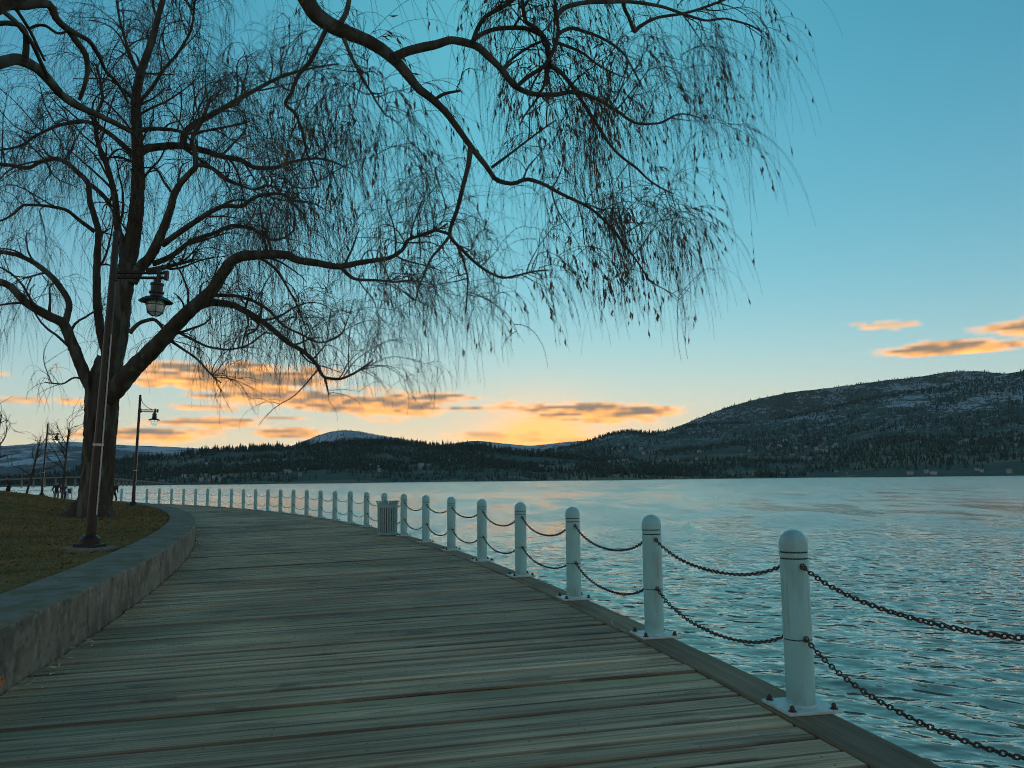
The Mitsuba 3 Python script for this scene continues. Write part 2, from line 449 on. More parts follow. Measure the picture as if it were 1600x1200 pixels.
def plank_mesh(s, pid, simple=False):
    w = PLANK - rng.uniform(.018, .032)
    dz = rng.normal(0, .004)
    tilt = rng.normal(0, .004)
    st = (0.0, 1.0) if simple else (0.0, .34, .67, 1.0)
    prof = [(-w / 2, -.055), (-w / 2, -.010), (-w / 2 + .009, 0), (w / 2 - .009, 0), (w / 2, -.010), (w / 2, -.055)]
    if simple:
        prof = [(-w / 2, -.03), (-w / 2, 0), (w / 2, 0), (w / 2, -.03)]
    offs = np.array([.208 + rng.uniform(0, .012), WALL_IN - .012 - rng.uniform(0, .02)])
    v, uvs = [], []
    for t in st:
        off = offs[0] + (offs[1] - offs[0]) * t
        sag = rng.normal(0, .0012)
        for a, z in prof:
            p = edge(s - skew(s) * (off - .2) / 5.2 + a, off)
            v.append([p[0], p[1], -.012 + dz + z + tilt * a / w + sag])
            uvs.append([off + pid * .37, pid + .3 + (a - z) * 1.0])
    n = len(prof)
    f = []
    for k in range(len(st) - 1):
        for j in range(n - 1):
            f += [[k * n + j, k * n + j + 1, (k + 1) * n + j + 1], [k * n + j, (k + 1) * n + j + 1, (k + 1) * n + j]]
    for base, flip in ((0, 1), ((len(st) - 1) * n, 0)):
        for j in range(1, n - 1):
            q = [base, base + j, base + j + 1]
            f.append(q if not flip else q[::-1])
    return np.array(v), np.array(f), np.array(uvs)


tag('boardwalk', 'weathered timber boardwalk curving along the lake shore', None, None, 'structure')
pid, NEAR = 0, 286
s0 = -2.4
for k in range(NEAR):
    v, f, uvs = plank_mesh(s0 + k * PLANK, pid)
    pid += 1
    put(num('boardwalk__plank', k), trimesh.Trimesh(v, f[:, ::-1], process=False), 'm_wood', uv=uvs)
far = []
for k in list(range(-42, 0)) + list(range(NEAR, NEAR + 230)):
    v, f, uvs = plank_mesh(s0 + k * PLANK, pid, True)
    pid += 1
    far.append((v, f[:, ::-1], uvs))
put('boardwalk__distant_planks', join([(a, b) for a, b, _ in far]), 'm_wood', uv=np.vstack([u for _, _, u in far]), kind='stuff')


def ribbon(s_list, prof, closed=True):
    """a profile (off, z) swept along the edge curve; returns mesh and uv (metres along, metres round)"""
    prof = np.array(prof, float)
    n = len(prof)
    acc = np.concatenate([[0], np.cumsum(np.linalg.norm(np.diff(prof, axis=0), axis=1))])
    v, uvs, f = [], [], []
    for s in s_list:
        for (o, z), a in zip(prof, acc):
            p = edge(s, o)
            v.append([p[0], p[1], z])
            uvs.append([s, a])
    m = n if closed else n - 1
    for k in range(len(s_list) - 1):
        for j in range(m):
            a, b = k * n + j, k * n + (j + 1) % n
            f += [[a, b, b + n], [a, b + n, a + n]]
    if closed:
        L = (len(s_list) - 1) * n
        for j in range(1, n - 1):
            f += [[0, j + 1, j], [L, L + j, L + j + 1]]
    return trimesh.Trimesh(np.array(v), np.array(f)[:, ::-1], process=False), np.array(uvs)


m, u = ribbon(np.arange(-13, 128, 1.0), [(-.05, -.30), (-.05, -.085), (WALL_IN + .1, -.085), (WALL_IN + .1, -.30)])
put('boardwalk__gap_shade_underlay', m, 'm_groove')  # dark sheet in place of joists, its colour puts shade into the plank gaps
BEAM = PITCHB * 2
for k in range(26):
    a = -12.9 + k * BEAM
    jog = rng.normal(0, .004)
    m, u = ribbon(np.linspace(a + .004, a + BEAM - .004, 6), [(-.128 + jog, -.30), (-.128 + jog, -.014), (-.116 + jog, 0), (.190, 0), (.200, -.012), (.200, -.30)])
    put(num('boardwalk__edge_beam', k), m, 'm_beam', uv=u + np.array([0, k * 3.7]))
for k in range(22):
    p = edge(-10.2 + k * BEAM, .06)
    put(num('boardwalk__pile', k), revolve([(0, -2.6), (.15, -2.6), (.16, -.31), (0, -.31)], 12, (p[0], p[1], 0)), 'm_beam', True, uv=None)


# retaining wall between walk and lawn: cast sections with open joints
def wall_h(s):
    t = np.clip((s - 54) / 12, 0, 1)
    return WALL_H * (1 - t * t * (3 - 2 * t)) + .03


SEC = 6.9
tag('retaining_wall', 'stained low concrete wall curving between the boardwalk and the lawn', 'wall')
for k in range(12):
    a = 4.12 + (k - 3) * SEC
    ss = np.linspace(a + .008, a + SEC - .008, 24)
    n = 10
    rows = []
    for s in ss:
        h = float(wall_h(s))
        prof = [(WALL_IN, -.30), (WALL_IN, .06 * h), (WALL_IN, .3 * h), (WALL_IN, .6 * h), (WALL_IN, h - .05), (WALL_IN + .004, h - .022), (WALL_IN + .022, h - .004), (WALL_IN + .05, h), (WALL_IN + .35, h + .004), (WALL_OUT, h), (WALL_OUT, -.30)]
        rows.append([np.append(edge(s, o)[:2], z) for o, z in prof])
    R = np.array(rows)
    w = meshkit.fbm(R * np.array([3.0, 3.0, 3.0]), 3, 5)[..., None] - .5
    wn = np.stack([-np.sin(heading(ss)), np.cos(heading(ss)), 0 * ss], -1)[:, None]
    R[:, :9] += (wn * w * .018)[:, :9] + np.array([0, 0, 1]) * (w * .012)[:, :9]
    n = R.shape[1]
    i, j = np.meshgrid(np.arange(len(ss) - 1), np.arange(n - 1), indexing='ij')
    q = np.stack([i * n + j, i * n + j + 1, (i + 1) * n + j + 1, (i + 1) * n + j], -1).reshape(-1, 4)
    f = np.vstack([q[:, [0, 1, 2]], q[:, [0, 2, 3]]])
    L = (len(ss) - 1) * n
    ends = [[0, t, t + 1] for t in range(1, n - 1)] + [[L, L + t + 1, L + t] for t in range(1, n - 1)]
    put(num('retaining_wall__section', k), trimesh.Trimesh(R.reshape(-1, 3), np.vstack([f, np.array(ends)]), process=False), 'm_concrete', 35)
# a sprayed orange survey mark low on the nearest section
mk = []
for k in range(26):
    s_, z_ = 1.70 + rng.normal(0, .05), .075 + rng.normal(0, .022)
    mk.append(box(.05 * rng.uniform(.4, 1.2), .006, .035 * rng.uniform(.5, 1.2)))
    mk[-1].apply_transform(trimesh.transformations.rotation_matrix(float(heading(s_)), [0, 0, 1]))
    mk[-1].apply_translation([*edge(s_, WALL_IN - .008 + rng.uniform(-.002, .002))[:2], z_])
put('retaining_wall__paint_mark', join(mk), 'm_orange_mark', label='patch of orange spray paint low on the concrete')


def sstep(a, b, x):
    t = np.clip((x - a) / (b - a), 0, 1)
    return t * t * (3 - 2 * t)


def lawn_z(x, y, s=None, off=None):
    if s is None:
        s, off = to_edge(x, y)
    z = wall_h(s) - .035 + .80 * sstep(6.6, 13.5, off) * sstep(10, 42, s) * (1 - sstep(50, 64, s)) + .30 * sstep(9, 24, off) * (1 - sstep(46, 60, s))
    return z + .05 * (meshkit.fbm(np.stack([x * .5, y * .5, 0 * x], -1), 3, 2) - .5)


ss = np.concatenate([np.arange(-13.5, 45, .4), np.arange(45, 125, .8)])
oo = np.concatenate([np.arange(WALL_OUT - .01, 12, .28), np.geomspace(12, 62, 40)])
SS, OO = np.meshgrid(ss, oo, indexing='ij')
P = edge(SS, OO)
P[..., 2] = lawn_z(P[..., 0], P[..., 1], SS, OO) + .018 * (meshkit.fbm(P * np.array([4, 4, 1]), 3, 12) - .5)
n = len(oo)
i, j = np.meshgrid(np.arange(len(ss) - 1), np.arange(n - 1), indexing='ij')
q = np.stack([i * n + j, (i + 1) * n + j, (i + 1) * n + j + 1, i * n + j + 1], -1).reshape(-1, 4)
put('lawn', (P.reshape(-1, 3), q), 'm_lawn', True, kind='structure')
# earth under the lawn down to the lake
m, u = ribbon(np.arange(-13.5, 124, 1.5), [(WALL_OUT + .05, -2.5), (WALL_OUT + .05, -.08), (61, -.08), (61, -2.5)])
put('ground', m, 'm_soil', kind='structure')
# short dormant grass
N = 70000
gs, go = rng.uniform(1, 60, N), WALL_OUT + rng.gamma(1.3, 4.5, N)
keep = go < 30
gs, go = gs[keep], go[keep]
g = edge(gs, go)
g[:, 2] = lawn_z(g[:, 0], g[:, 1], gs, go) - .012
a = rng.uniform(0, 2 * np.pi, len(g))
hgt = rng.uniform(.025, .07, len(g)) * (1 + .012 * g[:, 1])
wd = rng.uniform(.004, .008, len(g)) * (1 + .05 * g[:, 1])
side = np.stack([np.cos(a), np.sin(a), 0 * a], -1) * wd[:, None]
tip = g + np.stack([rng.normal(0, .6, len(g)) * hgt, rng.normal(0, .6, len(g)) * hgt, hgt], -1)
v = np.stack([g - side, g + side, tip], 1).reshape(-1, 3)
put('grass', trimesh.Trimesh(v, np.arange(len(v)).reshape(-1, 3), process=False), 'm_blade', kind='stuff', label='short straw coloured winter grass on the lawn', cat='grass')

# ------------------------------------------------------------------ bollards and chains
PH = 1.15
R0 = .0925
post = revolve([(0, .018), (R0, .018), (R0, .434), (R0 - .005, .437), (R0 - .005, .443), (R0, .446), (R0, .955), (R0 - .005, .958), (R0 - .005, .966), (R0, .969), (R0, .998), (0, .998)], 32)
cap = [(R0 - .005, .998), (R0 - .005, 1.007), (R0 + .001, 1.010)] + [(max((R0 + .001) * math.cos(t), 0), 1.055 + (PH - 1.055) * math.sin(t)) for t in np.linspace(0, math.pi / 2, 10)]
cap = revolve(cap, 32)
collar = revolve([(R0, .022), (R0 + .012, .022), (R0 + .011, .028), (R0, .033)], 28)
plate = box(.37, .37, .02, (0, 0, .0115), .003)
seam = revolve([(R0 - .0035, .437), (R0 - .0035, .443)], 28)
bolt = join([revolve([(0, .0215), (.026, .0215), (.026, .026), (0, .026)], 14), trimesh.creation.revolve([(0, .026), (.017, .026), (.017, .044), (.010, .056), (0, .060)], sections=6)])
eye = join([trimesh.creation.torus(.017, .0045, 12, 6), revolve([(0, -.03), (.005, -.03), (.005, -.012), (0, -.012)], 6)])
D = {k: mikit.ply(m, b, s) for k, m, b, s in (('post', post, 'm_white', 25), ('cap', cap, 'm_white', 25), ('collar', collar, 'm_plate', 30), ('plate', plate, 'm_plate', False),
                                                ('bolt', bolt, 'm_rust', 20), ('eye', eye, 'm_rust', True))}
DARK = {k: mikit.ply(revolve([(R0 - .0045, z0), (R0 - .0045, z1)], 28), 'm_groove', True) for k, z0, z1 in (('a', .4365, .4435), ('b', .9575, .9665), ('c', .9985, 1.0075))}
UP, LOW = .915, .452
NB = 33
ORD = ['first', 'second', 'third', 'fourth', 'fifth', 'sixth', 'seventh', 'eighth', 'ninth', 'tenth', 'eleventh', 'twelfth', 'thirteenth', 'fourteenth', 'fifteenth', 'sixteenth', 'seventeenth', 'eighteenth', 'nineteenth',
       'twentieth', 'twenty-first', 'twenty-second', 'twenty-third', 'twenty-fourth', 'twenty-fifth', 'twenty-sixth']


def bollard_at(i):
    s = i * PITCHB
    return edge(s, 0.0), float(heading(s))


def span_ends(i, z):
    """chain from bollard i to i+1"""
    p, h = bollard_at(i)
    q, g = bollard_at(i + 1)
    d = (q - p) / np.linalg.norm(q - p)
    return p + d * (R0 + .018) + V(0, 0, z), q - d * (R0 + .018) + V(0, 0, z), d


for n_, i in enumerate(range(-1, NB)):
    key = num('bollard', n_)
    p, h = bollard_at(i)
    fr = frame(p, h)
    if i < 0:
        lab = 'white steel bollard just outside the right edge, holding the nearest chains'
    elif i == 0:
        lab = 'nearest and largest white domed bollard, at the right of the boardwalk'
    elif i < 8:
        lab = ['', 'second white bollard from the right, tall beside the water', 'third white bollard from the right along the edge beam', 'fourth white bollard from the right, left of the orange glint', 'fifth white bollard from the right along the chain fence',
               'sixth white bollard from the right along the chain fence', 'seventh white bollard from the right along the chain fence', 'white bollard just right of the slatted litter bin'][i]
    elif i == 8:
        lab = 'white bollard standing behind the slatted litter bin'
    else:
        lab = f'small distant white bollard, {ORD[i - 9]} to the left of the litter bin'
    tag(key, lab, 'bollard', 'white bollards of the chain fence')
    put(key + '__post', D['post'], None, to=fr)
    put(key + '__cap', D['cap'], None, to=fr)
    put(key + '__base_plate', D['plate'], None, to=fr)
    if i < 16:
        put(key + '__collar', D['collar'], None, to=fr)
        for t, (gname, gk) in enumerate((('groove', 'a'), ('groove_001', 'b'), ('groove_002', 'c'))):
            put(key + '__' + gname, DARK[gk], None, to=fr)
        for t, (bx, by) in enumerate(((1, 1), (1, -1), (-1, 1), (-1, -1))):
            put(key + '__' + num('bolt', t), D['bolt'], None, to=fr @ T().translate([bx * .145, by * .145, 0]).rotate([0, 0, 1], float(rng.uniform(0, 60))))
        for t, (dx, z) in enumerate(((1, UP), (-1, UP), (1, LOW), (-1, LOW))):
            put(key + '__' + num('eyelet', t), D['eye'], None, to=fr @ T().translate([dx * (R0 + .012), 0, z]).rotate([0, 0, 1], 0 if dx > 0 else 180).rotate([0, 1, 0], 90).rotate([0, 0, 1], 90))


def link_mesh(nseg, nside, L=.052, W=.034, r=.0048):
    pts = []
    st = (L - W) / 2
    for t in np.linspace(0, 2 * np.pi, nseg, endpoint=False):
        c, s_ = math.cos(t), math.sin(t)
        pts.append([c * (W / 2 - r) + (st if c > 0 else -st), s_ * (W / 2 - r), 0])
    P = np.array(pts)
    tan = np.roll(P, -1, 0) - np.roll(P, 1, 0)
    tan /= np.linalg.norm(tan, axis=1, keepdims=True)
    nrm = np.cross(tan, V(0, 0, 1))
    ang = np.arange(nside) * 2 * np.pi / nside
    v = (P[:, None] + r * (np.cos(ang)[None, :, None] * nrm[:, None] + np.sin(ang)[None, :, None] * V(0, 0, 1))).reshape(-1, 3)
    f = []
    for a in range(nseg):
        for b in range(nside):
            a2, b2 = (a + 1) % nseg, (b + 1) % nside
            f += [[a * nside + b, a2 * nside + b, a2 * nside + b2], [a * nside + b, a2 * nside + b2, a * nside + b2]]
    return trimesh.Trimesh(v, np.array(f), process=False)


LINK_N, LINK_F, LINK_FF = link_mesh(14, 7), link_mesh(10, 5), link_mesh(6, 3, r=.006)
LINK_D = mikit.ply(LINK_N, 'm_rust', True)
NLINK = 0
PITCHL = .0405


def chain_places(i, z, sag):
    a, b, d = span_ends(i, z)
    t = np.linspace(0, 1, 400)
    path = a + (b - a) * t[:, None]
    k = 2.2
    path[:, 2] -= sag * (np.cosh(k) - np.cosh(k * (2 * t - 1))) / (np.cosh(k) - 1)
    L = np.concatenate([[0], np.cumsum(np.linalg.norm(np.diff(path, axis=0), axis=1))])
    n = int(round(L[-1] / PITCHL))
    out = []
    side = np.cross(d, V(0, 0, 1))
    for q in range(n):
        l = (q + .5) * L[-1] / n
        c = np.array([np.interp(l, L, path[:, e]) for e in range(3)])
        e0 = np.array([np.interp(l - .01, L, path[:, e]) for e in range(3)])
        e1 = np.array([np.interp(l + .01, L, path[:, e]) for e in range(3)])
        x = (e1 - e0) / np.linalg.norm(e1 - e0)
        u = np.cross(x, side)
        tw = math.radians(42 if q % 2 else -42) + rng.normal(0, .12)
        y = side * math.cos(tw) + u * math.sin(tw)
        m = np.eye(4)
        m[:3, 0], m[:3, 1], m[:3, 2], m[:3, 3] = x, y, np.cross(x, y), c
        out.append(m)
    return out


cn = 0
for i in range(-1, NB - 1):
    for lev, z in (('upper', UP), ('lower', LOW)):
        key = num('chain', cn)
        cn += 1
        sag = .175 + rng.uniform(-.02, .03) + (.015 if lev == 'lower' else 0)
        names = ['outermost right'] + ['nearest'] + ORD[1:8]
        where = ('running out of the frame at the right' if i == -1 else f'between the {names[i + 1]} and {names[i + 2]} bollards from the right' if i < 7 else 'running in behind the litter bin from the right' if i == 7
                 else 'running behind the litter bin to the left' if i == 8 else f'between the {ORD[i - 9]} and {ORD[i - 8]} bollards left of the litter bin')
        tag(key, f'rusty {lev} chain {where}', 'chain', 'chains slung between the bollards')
        pl = chain_places(i, z, sag)
        if i <= 0:
            for q, m in enumerate(pl):
                put(key + '__' + num('link', q), LINK_D, None, to=T(m))
        else:
            src = LINK_F if i < 8 else LINK_FF
            vs, fs = np.array(src.vertices), np.array(src.faces)
            put(key, join([(vs @ m[:3, :3].T + m[:3, 3], fs) for m in pl]), 'm_rust', True)

# tubular railing beyond the last bollards
for k in range(9):
    a, b = (NB - 1) * PITCHB + .25 + k * 2.3, (NB - 1) * PITCHB + .25 + k * 2.3 + 2.0
    pa, pb = edge(a, 0), edge(b, 0)
    key = num('tube_railing', k)
    up = V(0, 0, 1)
    pts = [pa, pa + up * .85, pa + up * 1.0 + (pb - pa) * .06, pb + up * 1.0 - (pb - pa) * .06, pb + up * .85, pb]
    put(key, join([tube(spline(pts, 5), .028, 8), tube([pa + up * .5, pb + up * .5], .02, 6)]), 'm_rail', True, f'far pale tubular railing panel with rounded corners, {ORD[k]} beyond the last bollard', 'railing', 'tubular railings beyond the bollards')

# ------------------------------------------------------------------ litter bin
BX = edge(7.18 * PITCHB, .36)
tag('litter_bin', 'teal slatted litter bin with flared rim standing before the bollards', 'bin')
bf = frame(BX, 0.3)
NS = 26
for k in range(NS):
    t = 2 * math.pi * k / NS
    pts = [(.262, .06), (.266, .40), (.270, .76), (.276, .86), (.300, .915), (.335, .955)]
    v, f = [], []
    w = .021
    for r_, z_ in pts:
        ww = w * (1.0 + max(0, z_ - .86) * .8)
        for dr_, ws in ((0, -ww), (0, ww), (.009, ww), (.009, -ww)):
            v.append([r_ + dr_, ws, z_])
    for a in range(len(pts) - 1):
        for b in range(4):
            x0, x1 = a * 4 + b, a * 4 + (b + 1) % 4
            f.append([x0, x1, x1 + 4, x0 + 4])
    L = (len(pts) - 1) * 4
    f += [[3, 2, 1, 0], [L, L + 1, L + 2, L + 3]]
    v = np.array(v)
    c, s_ = math.cos(t), math.sin(t)
    v = np.stack([v[:, 0] * c - v[:, 1] * s_, v[:, 0] * s_ + v[:, 1] * c, v[:, 2]], -1)
    put(num('litter_bin__slat', k), (v, np.array(f)), 'm_bin', to=bf)
put('litter_bin__top_band', revolve([(.262, .77), (.283, .77), (.286, .86), (.265, .86), (.262, .77)], 40), 'm_bin', 30, to=bf)
put('litter_bin__bottom_band', revolve([(.25, .012), (.279, .012), (.279, .085), (.25, .085), (.25, .012)], 40), 'm_bin', 30, to=bf)
put('litter_bin__liner', revolve([(0, .05), (.235, .05), (.24, .82), (.225, .82), (.222, .1), (0, .1)], 32), 'm_liner', 30, label='dark reddish inner bucket behind the slats', to=bf)

# ------------------------------------------------------------------ street lamps


def street_lamp(key, base, ang, lean, label, lit):
    """pole 5.2 m, arm along local +x, lantern hanging at its end"""
    H = 5.22
    to = T().translate(base.tolist()).rotate([0, 1, 0], lean).rotate([0, 0, 1], ang)
    tag(key, label, 'street lamp', 'lamps along the promenade')
    put(key + '__footing', box(.62, .62, .16, (0, 0, -.04), .02), 'm_concrete', to=to)
    put(key + '__base', join([box(.36, .36, .05, (0, 0, .065), .008), revolve([(0, .09), (.15, .09), (.15, .17), (.12, .21), (.085, .225), (0, .225)], 20)]), 'm_lamp', 30, to=to)
    put(key + '__pole', revolve([(0, .22), (.082, .22), (.078, 1.6), (.078, 1.602), (.072, 1.61), (.055, H), (.058, H), (.058, H + .03), (.03, H + .06), (0, H + .065)], 18), 'm_lamp', 35, to=to)
    put(key + '__band', revolve([(.079, 1.66), (.083, 1.66), (.083, 1.70), (.079, 1.70)], 18), 'm_conduit', 30, to=to)
    put(key + '__conduit', tube([V(.088, -.03, .55), V(.086, -.03, 1.7), V(.075, -.028, 3.5)], .011, 6), 'm_conduit', True, label='pale thin cable pipe running up the pole', to=to)
    za = H - .66
    put(key + '__arm', join([tube([V(.03, 0, za), V(.92, 0, za)], .026, 8), tube([V(.03, 0, za - .085), V(.95, 0, za - .085)], .026, 8), box(.05, .07, .2, (.07, 0, za - .04), .005), box(.05, .07, .22, (.80, 0, za - .05), .005), box(.05, .08, .16, (.93, 0, za - .045), .005)]), 'm_lamp', 30, to=to)
    put(key + '__stay', tube(spline([V(.05, 0, H - .05), V(.12, 0, H - .28), V(.30, 0, H - .47), V(.62, 0, za + .03)], 5), .014, 6), 'm_lamp', True, label='thin curved stay from pole top to arm', to=to)
    x = .78
    zt = za - .12
    put(key + '__housing', revolve([(0, zt), (.055, zt), (.06, zt - .05), (.11, zt - .06), (.11, zt - .09), (.095, zt - .10), (.095, zt - .19), (.12, zt - .20), (.12, zt - .225), (.10, zt - .24), (.10, zt - .31), (0, zt - .31)], 20, (x, 0, 0)), 'm_lamp', 30, to=to)
    put(key + '__shade', revolve([(.10, zt - .28), (.18, zt - .305), (.268, zt - .365), (.272, zt - .375), (.262, zt - .375), (.17, zt - .318), (.10, zt - .295)], 28, (x, 0, 0)), 'm_lamp', 40, to=to)
    zg = zt - .31
    prof = [(.098, zg), (.135, zg - .05), (.148, zg - .12), (.14, zg - .19), (.115, zg - .245), (.07, zg - .285), (.03, zg - .30), (0, zg - .303)]
    glass = {'type': 'principled', 'base_color': {'type': 'rgb', 'value': [.62, .66, .62]}, 'roughness': .18, 'specular': .6}
    gm = revolve(prof, 24, (x, 0, 0))
    if ((gm.triangles_center - V(x, 0, zg - .15)) * gm.face_normals).sum() < 0:
        gm.invert()
    d = mikit.ply(gm, {'type': 'twosided', 'bsdf': glass}, True)
    if lit:
        d['emitter'] = {'type': 'area', 'radiance': {'type': 'rgb', 'value': lit}}
        d['bsdf'] = glass
    d['to_world'] = to
    scene[key + '__globe'] = d
    if lit:
        tag(key + '__globe', 'softly glowing frosted glass globe')
    cage = []
    for k in range(6):
        t = 2 * math.pi * k / 6
        cage.append(tube([V(x + (r_ + .012) * math.cos(t), (r_ + .012) * math.sin(t), z_) for r_, z_ in prof], .0055, 5))
    for r_, z_ in (prof[2], prof[4]):
        cage.append(tube([V(x + (r_ + .012) * math.cos(t), (r_ + .012) * math.sin(t), z_) for t in np.linspace(0, 2 * math.pi, 25)], .005, 5))
    put(key + '__cage', join(cage), 'm_lamp', True, to=to)


b1 = at(140, 852, 13.4)
b1[2] = float(lawn_z(b1[0], b1[1])) + .02
street_lamp('street_lamp', b1, -4.0, 2.2, 'nearest tall brown lamp post in front of the willow trunk', None)
b2 = at(208, 785, 39.0)
b2[2] = float(lawn_z(b2[0], b2[1])) + .02
street_lamp('street_lamp_001', b2, -6.0, 1.4, 'second lamp post with glowing globe right of the willow trunk', (.13, .15, .13))
b3 = at(65, 772, 60.0)
b3[2] = .72
street_lamp('street_lamp_002', b3, -6.0, 2.0, 'most distant lamp post, left of the willow between two bare saplings', (.26, .24, .19))

# ------------------------------------------------------------------ hills across the lake
FOREST = []          # (x, y, z, height)
TERR = {}


def hill(name, ridge, d_shore, d_ridge, d_back, bsdf, rough=.25, bench=0.0, seed=0, foot=WATER_Z - 2, nt=46, label=None):
    """terrain whose skyline passes through the surveyed points; shore, ridge and back at the given distances (m)"""
    xs = np.array([p[0] for p in ridge], float)
    az, zr = [], []
    for x, y in ridge:
        r = ray(x, y)
        az.append(math.atan2(r[0], r[1]))
        zr.append(1.5 + d_ridge * r[2] / math.hypot(r[0], r[1]))
    az, zr = np.array(az), np.array(zr)
    A = np.linspace(az[0], az[-1], int(max(60, (az[-1] - az[0]) / .0022)))
    from scipy.interpolate import PchipInterpolator
    Z = PchipInterpolator(az, zr)(A)

    def height(a, t):
        """t: 0 shore, 1 ridge, 2 back"""
        zz = np.interp(a, A, Z)
        d = dist(a, t)
        x, y = d * np.sin(a), d * np.cos(a)
        u = np.clip(t, 0, 1)
        f = (1 - bench) * u ** 1.15 + bench * (u ** 3)
        q = np.stack([x / (d_ridge * .16), y / (d_ridge * .16), 0 * x], -1)
        w = (meshkit.fbm(q, 5, seed) - .5) * rough * zz * np.sin(np.pi * np.clip(u, 0, 1)) ** .8
        z = foot + (zz - foot) * f + w
        back = np.clip(t - 1, 0, 1)
        z = z * (1 - back ** 1.5) + (foot - 5) * back ** 1.5 + (1 - back) * 0
        z = z + (meshkit.fbm(np.stack([x / 60, y / 60, 0 * x], -1), 3, seed + 7) - .5) * min(8, .03 * d_ridge / 10) * np.clip(u * 3, 0, 1) * (1 - back)
        return x, y, z

    def dist(a, t):
        shore = d_shore * (1 + .10 * np.sin(a * 17 + seed) + .05 * np.sin(a * 41))
        return np.where(t < 1, shore + (d_ridge - shore) * np.clip(t, 0, 1), d_ridge + (d_back - d_ridge) * np.clip(t - 1, 0, 1))
    tt = np.concatenate([np.linspace(0, 1, nt), np.linspace(1.08, 2, 8)])
    AA, TT = np.meshgrid(A, tt, indexing='ij')
    x, y, z = height(AA, TT)
    n = len(tt)
    i, j = np.meshgrid(np.arange(len(A) - 1), np.arange(n - 1), indexing='ij')
    q = np.stack([i * n + j, i * n + j + 1, (i + 1) * n + j + 1, (i + 1) * n + j], -1).reshape(-1, 4)
    put(name, (np.stack([x, y, z], -1).reshape(-1, 3), q), bsdf, True, kind='structure', label=label)
    TERR[name] = (height, A[0], A[-1])
    return height, A


def plant_forest(height, a0, a1, n, t_lo, t_hi, h_lo, h_hi, clump, seed, power=1.0):
    r = np.random.default_rng(seed)
    a, t = r.uniform(a0, a1, n), t_lo + (t_hi - t_lo) * r.uniform(0, 1, n) ** power
    x, y, z = height(a, t)
    dens = meshkit.fbm(np.stack([x / clump, y / clump, 0 * x], -1), 3, seed)
    k = dens > r.uniform(.34, .56, n)
    h = r.uniform(h_lo, h_hi, n) * (.75 + .5 * r.uniform(0, 1, n) ** 3)
    FOREST.append(np.stack([x, y, z, h], -1)[k])


R_LEFT = [(-900, 664), (-600, 655), (-400, 668), (-200, 684), (-90, 690), (0, 697), (30, 695), (70, 692), (105, 690), (150, 693), (210, 696), (260, 698), (320, 701), (380, 706), (470, 714), (560, 720)]
h_, A_ = hill('far_snowy_hills', R_LEFT, 5200, 9500, 12500, 'm_farhill', .30, .1, 31, label='far blue hills with snow at the left')
R_BACK = [(560, 712), (640, 700), (700, 694), (745, 689), (790, 693), (830, 696), (880, 691), (930, 688), (1000, 694), (1060, 706)]
hill('far_blue_ridge', R_BACK, 8200, 11500, 13500, 'm_farhill', .2, .1, 5, nt=24)
R_KNOB = [(400, 716), (430, 706), (455, 697), (476, 689), (498, 680), (518, 674.5), (540, 672), (560, 674), (585, 679), (610, 682), (640, 688), (680, 696), (730, 708), (780, 720)]
h_, A_ = hill('snowy_knoll', R_KNOB, 3000, 4600, 6000, 'm_snowhill', .22, .1, 13)
plant_forest(h_, A_[0], A_[-1], 2600, .35, 1.0, 7, 13, 160, 77)
R_MID = [(-700, 752), (-300, 750), (20, 748), (90, 741), (130, 733), (170, 727), (200, 722), (240, 716.5), (290, 711), (330, 707), (370, 704), (410, 702), (450, 700), (500, 696), (545, 693), (590, 691), (640, 693), (690, 697),
         (740, 699), (780, 704), (830, 710), (880, 715), (930, 719), (990, 724), (1060, 730), (1150, 737), (1260, 742)]
hm, Am = hill('wooded_hillside', R_MID, 1750, 2900, 3900, 'm_hill', .42, .25, 3)
plant_forest(hm, Am[0], Am[-1], 17000, .30, 1.03, 11, 20, 130, 5)
plant_forest(hm, math.atan2(*ray(120, 700)[:2]), math.atan2(*ray(900, 700)[:2]), 2600, .93, 1.02, 14, 26, 120, 6)
plant_forest(hm, Am[0], Am[-1], 3000, .02, .30, 7, 14, 60, 8)
R_RIGHT = [(700, 726), (760, 716), (820, 709), (870, 702), (905, 694), (935, 684), (960, 676.5), (985, 673), (1008, 676), (1035, 674), (1060, 668), (1085, 664), (1120, 662), (1180, 660), (1240, 650), (1285, 641), (1330, 629), (1380, 619),
           (1430, 611), (1480, 604), (1530, 593), (1570, 584), (1600, 580), (1700, 566), (1850, 560), (2100, 575), (2400, 610), (2800, 660)]
hr, Ar = hill('near_mountain_slope', R_RIGHT, 2100, 4600, 6200, 'm_hill', .34, .22, 9, nt=64)
plant_forest(hr, Ar[0], Ar[-1], 26000, .06, 1.02, 10, 19, 170, 15, .9)
plant_forest(hr, math.atan2(*ray(850, 700)[:2]), Ar[-1], 2600, .95, 1.01, 12, 22, 150, 16)
R_TOP = [(980, 700), (1010, 690), (1035, 678), (1055, 668), (1080, 658), (1110, 646), (1140, 635), (1170, 627), (1205, 619), (1240, 612), (1280, 608), (1330, 601.5), (1380, 595), (1440, 588), (1490, 581), (1520, 579.5), (1550, 582), (1590, 586), (1660, 590), (1800, 600), (2000, 620)]
ht, At = hill('mountain', R_TOP, 4900, 6600, 8500, 'm_hill', .25, .05, 21, nt=40)
plant_forest(ht, At[0], At[-1], 16000, .1, 1.02, 10, 18, 260, 25)

